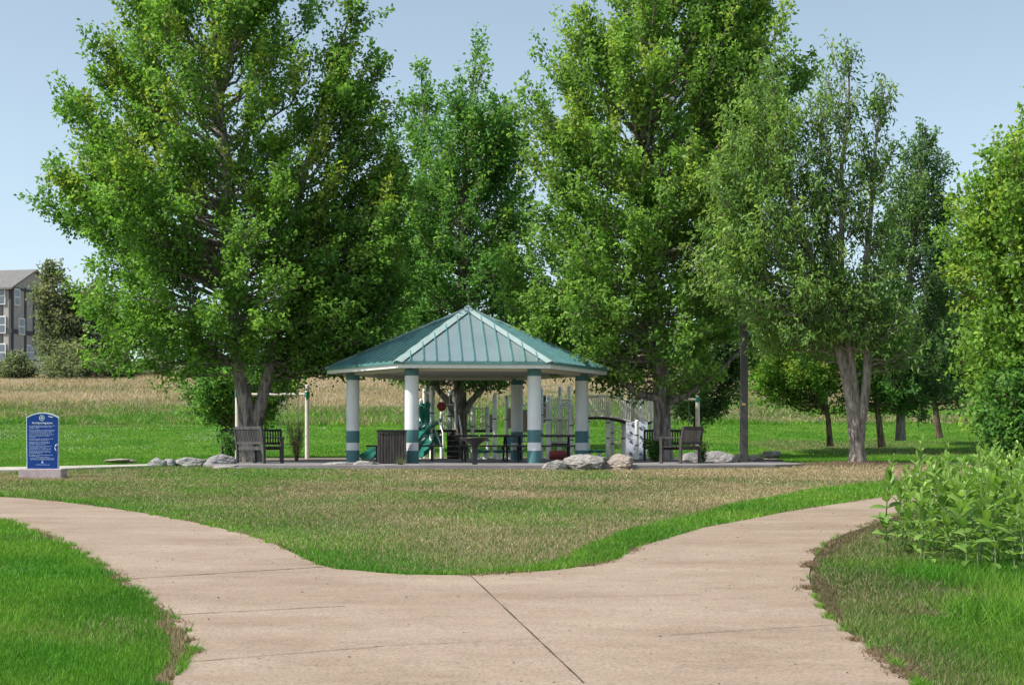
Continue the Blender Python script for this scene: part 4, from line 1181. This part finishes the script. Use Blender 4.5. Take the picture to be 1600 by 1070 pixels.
# curved corner post right of steps
mb = MB(); mb.tube([pp(702, 613, 48.0), pp(707, 615, 48.0), pp(710.5, 622, 48.0), pp(711.5, 640, 48.0), pp(711.5, 671, 48.0)], .03, 8); mb.build('hoop', M['playwhite'], pg)
# green slides: troughs swept along a path
def trough(pts, wd, lip, name='slide', m='playgreen', th=.03):
    mb = MB(); n = len(pts); prof = [(-wd / 2, lip), (-wd / 2 * .8, lip * .25), (-wd * .22, 0), (wd * .22, 0), (wd / 2 * .8, lip * .25), (wd / 2, lip)]
    vs = []
    for i, p in enumerate(pts):
        p = Vector(p); d = (Vector(pts[min(i + 1, n - 1)]) - Vector(pts[max(i - 1, 0)])).normalized()
        s = d.cross(Vector((0, 0, 1)))
        s = s.normalized() if s.length > .05 else Vector((1, 0, 0)); u = s.cross(d).normalized()
        for k, (a_, b_) in enumerate(prof): vs.append(p + s * a_ + u * b_)
        for k, (a_, b_) in enumerate(reversed(prof)): vs.append(p + s * a_ * 1.08 + u * (b_ - th))
    m_ = 12; fs = []
    for i in range(n - 1):
        for k in range(m_): fs.append((i * m_ + k, i * m_ + (k + 1) % m_, (i + 1) * m_ + (k + 1) % m_, (i + 1) * m_ + k))
    mb.add(vs, fs, 0, True); mb.add(vs[:m_], [tuple(range(m_))]); mb.add(vs[-m_:], [tuple(reversed(range(m_)))])
    return mb.build(name, M[m], pg)
def hood(u, v0, v1, D):
    pts = [pp(u + 3.0, v0, D), pp(u, v0 + 1, D - .1), pp(u - 2.5, v0 + 6, D - .2), pp(u - 1.5, (v0 + v1) / 2, D - .1), pp(u + 1.5, v1, D)]
    mb = MB(); mb.tube(pts, [.06, .11, .13, .11, .05], 12); return mb.build('slide_hood', M['playgreen'], pg)
hood(660, 633, 661, 48.3); hood(668, 631, 660, 48.3)
trough([pp(678, 662, 49.0), pp(672, 665, 48.6), pp(664, 670, 48.0), pp(655, 676, 47.2), pp(646, 690, 46.6), pp(637, 705, 46.2), pp(628, 712, 46.0)], .55, .2)
trough([pp(682, 676, 49.4), pp(674, 684, 48.8), pp(666, 695, 48.0), pp(660, 708, 47.4), pp(654, 714, 47.2)], .5, .2)
trough([pp(596, 703, 47.6), pp(588, 708, 47.0), pp(580, 713, 46.6), pp(574, 717, 46.3)], .5, .14)
panel(652, 673, 667, 679, 47.9, 'playgreen', 'slide_panel', .05); panel(679, 692, 680, 695, 48.2, 'playgreen', 'slide_panel', .05)
# rungs beside the slides
mb = MB()
for i in range(5): mb.tube([pp(655, 672 + i * 10, 48.2), pp(664, 664 + i * 10, 48.2)], .014, 6)
mb.build('ladder_rungs', M['playwhite'], pg)
# arch bars at the middle right
for (ua, ub, va, vt, D) in ((874, 896, 638, 629, 48.1), (877, 896, 640, 633, 48.3), (841, 858, 638, 629, 48.3)):
    mb = MB(); mb.tube([pp(ua + (ub - ua) * t, va - (va - vt) * math.sin(math.pi * (t * .72 + .1)), D) for t in [i / 8 for i in range(9)]], .028, 8); mb.build('arch_bar', M['playwhite'], pg)
mb = MB()
for v, u0, u1 in ((637, 843, 880), (680, 880, 895), (654, 843, 860), (663, 846, 858)): mb.tube([pp(u0, v, 48.2), pp(u1, v, 48.2)], .02, 6)
mb.build('crossbar', M['playwhite'], pg)
# arched bridge with barred rails
def arcv(t, v0, v1, rise): return v0 + (v1 - v0) * t - rise * math.sin(math.pi * t * .9 + .25)
for D in (47.6, 48.9):
    mb = MB(); top = []; bot = []
    for i in range(25):
        t = i / 24; u = 905 + (985 - 905) * t
        top.append(pp(u, 622 + 9 * t * t - 6 * math.sin(math.pi * min(1, t * .8)), D)); bot.append(pp(u, 652 + 9 * t * t - 4 * math.sin(math.pi * min(1, t * .8)), D))
    mb.tube(top, .030, 6); mb.tube(bot, .028, 6)
    for a_, b_ in zip(top, bot): mb.tube([a_, b_], .020, 5, cap=False)
    mb.build('bridge_rail', M['playbeige'], pg)
mb = MB(); pr = []
for i in range(13):
    t = i / 12; u = 900 + (985 - 900) * t; pr.append((u, 655 + 9 * t * t - 4 * math.sin(math.pi * min(1, t * .8))))
for (ua, va), (ub, vb) in zip(pr[:-1], pr[1:]):
    a = pp(ua, va, 48.25); b = pp(ub, vb, 48.25); mb.bar(a, b, 1.2, .07)
mb.build('bridge_deck', M['deckblack'], pg)
# plank wall, loop, climbing wall
mb = MB()
for u in (981, 985.5, 990, 994.5, 999, 1004, 1009, 1014):
    a = pp(u, 621 + (u % 3), 48.9); b = pp(u, 660, 48.9); mb.box((a.x, a.y, (a.z + b.z) / 2), (.065, .03, a.z - b.z))
mb.build('plank_wall', M['playbeige'], pg)
mb = MB()
for dx in (0, 3): mb.tube([pp(970 + dx, 625, 47.7)] + [pp(977.5 + dx / 2 - 8 * math.cos(t), 610 - 11 * math.sin(t), 47.7) for t in [i * math.pi / 10 for i in range(11)]] + [pp(986 + dx / 2, 625, 47.7)], .022, 6)
mb.build('climbing_loop', M['playbeige'], pg)
a = pp(980, 658, 47.4); b = pp(1008, 717, 46.8)
cw = MB(); q = [pp(978, 658, 47.6), pp(1012, 658, 47.6), pp(1010, 716, 46.9), pp(978, 716, 46.9)]
t_ = Vector((0, .05, 0)); cw.add(q + [p + t_ for p in q], [(3, 2, 1, 0), (4, 5, 6, 7), (0, 1, 5, 4), (1, 2, 6, 5), (2, 3, 7, 6), (3, 0, 4, 7)])
cwo = cw.build('climbing_wall', M['playgrey'], pg)
for (u, v) in ((985, 675), (985, 689), (1000, 668), (1001, 682), (988, 664), (985, 708), (1001, 709), (1006, 697), (992, 700)):
    f = (v - 658) / 58; D = 47.6 - .7 * f
    mb = MB(); c = pp(u, v, D - .03); mb.tube([c + Vector((0, -.05, 0)), c + Vector((0, .02, 0))], [.03, .045], 10); mb.build('hold', M['holdgrey'], cwo)
mb = MB()
for v0, v1, u0, u1 in ((668, 668, 950, 980), (642, 642, 912, 950)): mb.tube([pp(u0, v0, 47.7), pp(u1, v1, 47.7)], .02, 6)
mb.build('crossbar', M['playwhite'], pg)
mb = MB(); mb.tube([pp(964 + 5 * math.cos(t), 680 + 8 * math.sin(t), 48.2) for t in [i * 2 * math.pi / 14 for i in range(15)]], .016, 6, cap=False); mb.tube([pp(963 + 5 * math.cos(t), 701 + 8 * math.sin(t), 48.2) for t in [i * 2 * math.pi / 14 for i in range(15)]], .016, 6, cap=False)
mb.build('ring_climber', M['playwhite'], pg)
# low red drum, green stools
mb = MB(); mb.tube([pp(858, 711, 46.5), pp(860, 711, 46.5), pp(884, 711, 46.5), pp(887, 711, 46.5)], [.10, .155, .155, .10], 20)
o = mb.build('play_drum', M['playmaroon']); o.location = (px0, py0, PZ); tag(o, 'faded red drum lying low behind the pale layered rock', 'play drum')
def pod(u, D, label):
    root = thing('stepping_stool', label, 'play stool', (X(u, D), D, PZ), 0, 'green stools in the playground')
    mb = MB(); mb.lathe([(.10, .20), (.19, .22), (.21, .26), (.19, .29), (.03, .30)], n=16); mb.build('seat', M['playgreen'], root)
    mb = MB(); mb.lathe([(.10, 0), (.06, .03), (.05, .21)], n=12); mb.build('leg', M['playwhite'], root)
for u, D, l in ((747, 46.4, 'green play stool right of the pedestal bowl'), (757, 47.0, 'green play stool second from the pedestal bowl'), (780, 46.6, 'green play stool just left of the shaded rear column'),
                (921, 47.0, 'green play stool touching the right edge of the rightmost column'), (937, 46.6, 'green play stool left of the tall white post under the bridge'), (796, 47.2, 'green play stool partly hidden by the shaded rear column')):
    pod(u, D, l)
# small blue chair-like spring seat
root = thing('spring_rider', 'small pale blue spring rider left of the shaded rear column', 'spring rider', (X(797, 48.6), 48.6, PZ))
mb = MB(); mb.box((0, 0, .48), (.12, .5, .06)); mb.box((0, .2, .62), (.20, .05, .3)); mb.build('seat', M['playblue'], root, .01)
mb = MB(); mb.tube([(.09 * math.cos(t), .09 * math.sin(t), .42 * t / 31) for t in [i * .5 for i in range(64)]], .014, 5); mb.build('spring', M['blackmetal'], root)

# ------------------------------------------------------------------ small planting
def bush(name, label, u, D, zb, vt, wpx, n, cols, L, W, seed, cat='plant', up=.6, stems=14, mt=None, droop=.2):
    rg = np.random.default_rng(seed)
    h = Z(vt, D) - zb; rad = wpx / 2 / F * D
    root = thing(name, label, cat, (X(u, D), D, zb))
    ps, rs_, LV, LC = [], [], [], []
    for i in range(stems):
        a = rg.uniform(0, 6.28); r = rad * rg.uniform(.2, .9)
        E = np.array([r * math.cos(a), r * math.sin(a), h * rg.uniform(.65, 1)])
        P = bez(np.array([r * .15 * math.cos(a), r * .15 * math.sin(a), 0]), np.array([E[0] * .3, E[1] * .3, E[2] * .6]), E, 7); ps.append(P); rs_.append(np.linspace(.009, .003, 7))
        k = n // stems
        t = rg.uniform(.12, 1, k); q = t * 6; j = np.minimum(q.astype(int), 5); f = (q - j)[:, None]
        pos = P[j] * (1 - f) + P[j + 1] * f + rg.normal(0, rad * .13, (k, 3)) * np.array([1, 1, .6])
        pos[:, 2] = np.maximum(pos[:, 2], .01)
        LV.append(make_leaves(pos, np.tile(np.array([[math.cos(a) * .4, math.sin(a) * .4, up]]), (k, 1)), L, W, droop, .5, rg))
        ct = rg.uniform(0, 1, (k, 1)); c = (cols[0] * (1 - ct) + cols[1] * ct) * rg.uniform(.8, 1.2, (k, 1)); LC.append(np.repeat(c, 4, 0))
    V, Fc = npath_tubes(ps, rs_, 5); mesh_np('stems', V, Fc, M['bark_brown'], root, smooth=True)
    LV = np.concatenate(LV).reshape(-1, 3); mesh_np('leaves', LV, np.arange(len(LV)).reshape(-1, 4), mt or M['leaf'], root, col=np.concatenate(LC))
    return root
bush('rose_bush', 'leafy green bush growing between the two left benches', 358, 38.2, 1.05, 672, 40, 900, deep[:2], .07, .045, 61)
bush('rose_bush', 'dark bush with pale gaps behind the front right bench', 1022, 41.5, 1.15, 684, 42, 900, [deep[0] * .8, deep[1]], .07, .045, 62)
bush('rose_bush', 'little dark bush against the grey boulder right of the bench', 1098, 38.4, 1.10, 686, 22, 320, [deep[0] * .8, deep[1]], .06, .04, 63)
bush('ornamental_grass', 'tall reddish-brown grass clump beside the left swing post', 464, 42.5, 1.12, 655, 40, 750, [A(.18, .26, .07), A(.50, .30, .20)], .22, .012, 64, up=2.2, droop=-.6, mt=M['grass'])
bush('yucca', 'tiny spiky grey-green plant at the foot of the slatted bin', 627, 34.9, 1.02, 718, 16, 120, [A(.12, .16, .08), A(.2, .24, .13)], .16, .016, 65, up=1.2, droop=-.3, mt=M['grass'])

# ------------------------------------------------------------------ milkweed
mw = [A(.070, .175, .020), A(.30, .45, .10)]
def milkweed(h, seed):
    rg = np.random.default_rng(seed)
    P = np.array([[0, 0, 0], [.02, 0, h * .35], [.0, .02, h * .7], [.02, .01, h]]) + rg.normal(0, .025, (4, 3)) * np.array([1, 1, 0]) * np.array([[0], [1], [1.5], [2]])
    t = np.linspace(0, 1, 10); Pi = np.stack([np.interp(t, [0, .35, .7, 1], P[:, k]) for k in range(3)], 1)
    root = thing('milkweed_plant', 'tall milkweed stem with broad pale green leaves in the dense patch beside the right path', 'plant', (0, 0, 0), 0, 'milkweed stems of the dense patch beside the right path')
    V, Fc = npath_tubes([Pi], [np.linspace(.009, .004, 10)], 6)
    mesh_np('stem', V, Fc, M['stalk'], root, smooth=True)
    VV, FF, CC = [], [], []; b = 0
    npair = int(h / .072)
    for i in range(npair):
        f = .14 + .86 * i / (npair - 1); p = np.array([np.interp(f, t, Pi[:, k]) for k in range(3)])
        a0 = i * 1.57 + rg.normal(0, .25)
        Ls = (.19 * (1 - .55 * max(0, f - .62) / .38)) * rg.uniform(.75, 1.15) * (.75 + .25 * min(1, f / .3)); Wl = Ls * rg.uniform(.40, .50)
        el = R(26 + 44 * f**2 + rg.normal(0, 20))
        for sgn in (0, math.pi):
            a = a0 + sgn + rg.normal(0, .15); d = np.array([math.cos(a), math.sin(a), 0]); s = np.array([-math.sin(a), math.cos(a), 0])
            e = el + rg.normal(0, .2); rows = 6; bend = rg.uniform(.2, .9)
            roll = rg.normal(0, .3)
            q = p.copy(); ang = e; base = b
            for r_ in range(rows):
                x = r_ / (rows - 1); wv = Wl * .5 * (math.sin(math.pi * min(1, x * .93 + .07))**.7) * (1 if r_ < rows - 1 else 0.02)
                fw = d * math.cos(ang) + np.array([0, 0, 1]) * math.sin(ang); upv = -d * math.sin(ang) + np.array([0, 0, 1]) * math.cos(ang)
                ss = s * math.cos(roll) + upv * math.sin(roll)
                VV += [q - ss * wv + upv * wv * .30, q, q + ss * wv + upv * wv * .30]
                q = q + fw * Ls / (rows - 1); ang -= bend / rows
            for r_ in range(rows - 1):
                o_ = base + r_ * 3
                FF += [(o_, o_ + 1, o_ + 4, o_ + 3), (o_ + 1, o_ + 2, o_ + 5, o_ + 4)]
            ct = rg.uniform(0, 1) * .6 + .4 * f; c = (mw[0] * (1 - ct) + mw[1] * ct) * rg.uniform(.8, 1.25)
            CC += [c * np.array([1, 1, 1]), c * 1.2 + .02, c] * rows
            b += rows * 3
    mesh_np('leaves', np.array(VV), np.array(FF), M['weedleaf'], root, col=np.array(CC), smooth=True)
    return root
M['stalk'] = mat('milkweed_stalk', (.16, .22, .09), .6)
protos = [milkweed(h, 70 + i) for i, h in enumerate((.78, .86, .94, 1.0, .82, .90, .72, .98))]
mw_poly = [onplane(1405, 862), onplane(1440, 885), onplane(1490, 893), onplane(1560, 905), (6.6, 12.3), (9.5, 13.0), (10.5, 17), (10, 21.2), (7.3, 21.4), (5.6, 19.8), (4.75, 17.8)]
rm = random.Random(3)
cnt = 0; pts = []
while cnt < 120:
    x_ = rm.uniform(3.5, 10.5); y_ = rm.uniform(12, 21.5)
    if not bool(inpoly(np.array([x_]), np.array([y_]), mw_poly)[0]): continue
    if any((x_ - a_)**2 + (y_ - b_)**2 < .05 for a_, b_ in pts): continue
    if x_ > .348 * y_ * 1.05: continue
    pts.append((x_, y_))
    src = protos[cnt % 8]
    o = src if cnt < 8 else copy_tree(src)
    o.location = (x_, y_, zt(x_, y_)); s = rm.uniform(.82, 1.1) * (.80 if x_ < X(1480, y_) and y_ < 16 else 1.0)
    o.scale = (s, s, s); o.rotation_euler = (rm.gauss(0, .10), rm.gauss(0, .10), rm.uniform(0, 6.28))
    fr_ = x_ / (.348 * y_)
    zone = ('at the front of the patch' if y_ < 15 else 'at the back of the patch' if y_ > 18.8 else 'in the middle of the patch')
    if fr_ > .95: zone = 'at the right edge of the photo'
    elif x_ < X(1450, y_): zone = 'at the left end of the patch'
    o['label'] = 'broad-leaved milkweed stem ' + zone; o['group'] = 'milkweed stems ' + zone
    cnt += 1
for (u, v, s, lab) in ((1386, 866, 1.02, 'lone milkweed stem leaning out over the path left of the patch'), (1402, 860, .75, 'short milkweed stem just right of the lone leaning one')):
    o = copy_tree(protos[3]); a_ = onplane(u, v); o.location = (a_[0], a_[1], .03 * a_[1]); o.scale = (s, s, s); o.rotation_euler = (.02, -.32 if s > .8 else -.1, 1.2)
    o['label'] = lab; o['group'] = 'milkweed stems standing apart from the patch'

# ------------------------------------------------------------------ house and fence on the hill
HD = 130.0
hx = X(18, HD); hz = zt(hx, HD) - .2
hs = thing('house', 'grey three-storey house with dark trim boards at the far left', 'house', (hx, HD, hz), R(-13))
eave = Z(446, HD) - hz; Wd, Dp = 11.0, 7.4
# local frame: corner at the origin, front runs to -x, gable side runs to +y
mb = MB()
mb.prism([(-Wd, 0), (0, 0), (0, Dp), (-Wd, Dp)], 0, eave); mb.build('wall', M['house_wall'], hs)
ridge = eave + 1.75
mb = MB(); mb.add([(0, 0, eave), (0, Dp, eave), (0, Dp / 2, ridge - .1), (-.1, 0, eave), (-.1, Dp, eave), (-.1, Dp / 2, ridge - .1)], [(0, 1, 2), (5, 4, 3), (0, 2, 5, 3), (1, 4, 5, 2)]); mb.build('gable', M['house_wall'], hs)
mb = MB(); ov = .45; zr = eave - .08
e = [(-Wd - .4, -ov, zr - .12), (ov * .7, -ov, zr - .12), (ov * .7, Dp / 2, ridge + .1), (-Wd - .4, Dp / 2, ridge + .1), (-Wd - .4, Dp + ov, zr - .12), (ov * .7, Dp + ov, zr - .12)]
mb.add(e + [(a_, b_, c_ - .16) for a_, b_, c_ in e], [(0, 1, 2, 3), (3, 2, 5, 4), (9, 8, 7, 6), (10, 11, 8, 9), (0, 6, 7, 1), (1, 7, 8, 2), (2, 8, 11, 5), (4, 5, 11, 10), (0, 3, 9, 6), (3, 4, 10, 9)])
mb.build('roof', M['house_roof'], hs)
mb = MB()
for z in (eave * .50, eave * .255): mb.box((-Wd / 2, -.03, z), (Wd + .1, .10, .42)); mb.box((.03, Dp / 2, z), (.10, Dp, .38))
mb.box((-Wd / 2, -.03, eave - .15), (Wd, .06, .25)); mb.box((.03, Dp / 2, eave - .2), (.06, Dp, .2))
for x_ in (-.12, -1.0, -2.6): mb.box((x_, -.035, eave / 2), (.24, .07, eave))
for y_ in (.12, 2.2, 3.6, 5.2, Dp - .1): mb.box((.035, y_, eave / 2), (.07, .26, eave))
mb.build('trim_boards', M['house_trim'], hs)
def window(c, w_, h_, side):
    mb = MB()
    if side == 'f': mb.box((c[0], -.06, c[1]), (w_, .14, h_))
    else: mb.box((.06, c[0], c[1]), (.14, w_, h_))
    fr = mb.build('window', M['winframe'], hs)
    mb = MB()
    for k in (-1, 1):
        if side == 'f': mb.box((c[0], -.14, c[1] + k * h_ * .235), (w_ - .22, .03, h_ * .47 - .12))
        else: mb.box((.14, c[0], c[1] + k * h_ * .235), (.03, w_ - .22, h_ * .47 - .12))
    mb.build('pane', M['glass'], fr)
def hzv(v): return Z(v, HD) - hz
for vc in (462, 507, 550):
    window((-.98 if vc != 462 else -1.02, hzv(vc)), .95, 1.55, 'f')
    window((-3.0, hzv(vc)), .95, 1.55, 'f')
window((.75, hzv(463)), .9, 1.5, 's'); window((1.5, hzv(508)), 1.0, 1.5, 's'); window((2.9, hzv(547)), 1.2, 1.3, 's'); window((4.4, hzv(547)), 1.2, 1.3, 's')
fx0, fx1 = X(-60, 119), X(230, 119)
fen = thing('wooden_fence', 'low grey wooden fence in the brush below the house', 'fence', (fx0, 119, zt(fx0, 119) - .1))
n = int((fx1 - fx0) / .16); mb = MB()
for i in range(n): mb.box((i * .16, 0, .62 + random.uniform(-.02, .02)), (.145, .025, 1.2))
mb.build('boards', M['fencewood'], fen)
mb = MB(); mb.box(((fx1 - fx0) / 2, .04, .35), (fx1 - fx0, .05, .09)); mb.box(((fx1 - fx0) / 2, .04, 1.0), (fx1 - fx0, .05, .09)); mb.build('rail', M['fencewood'], fen)
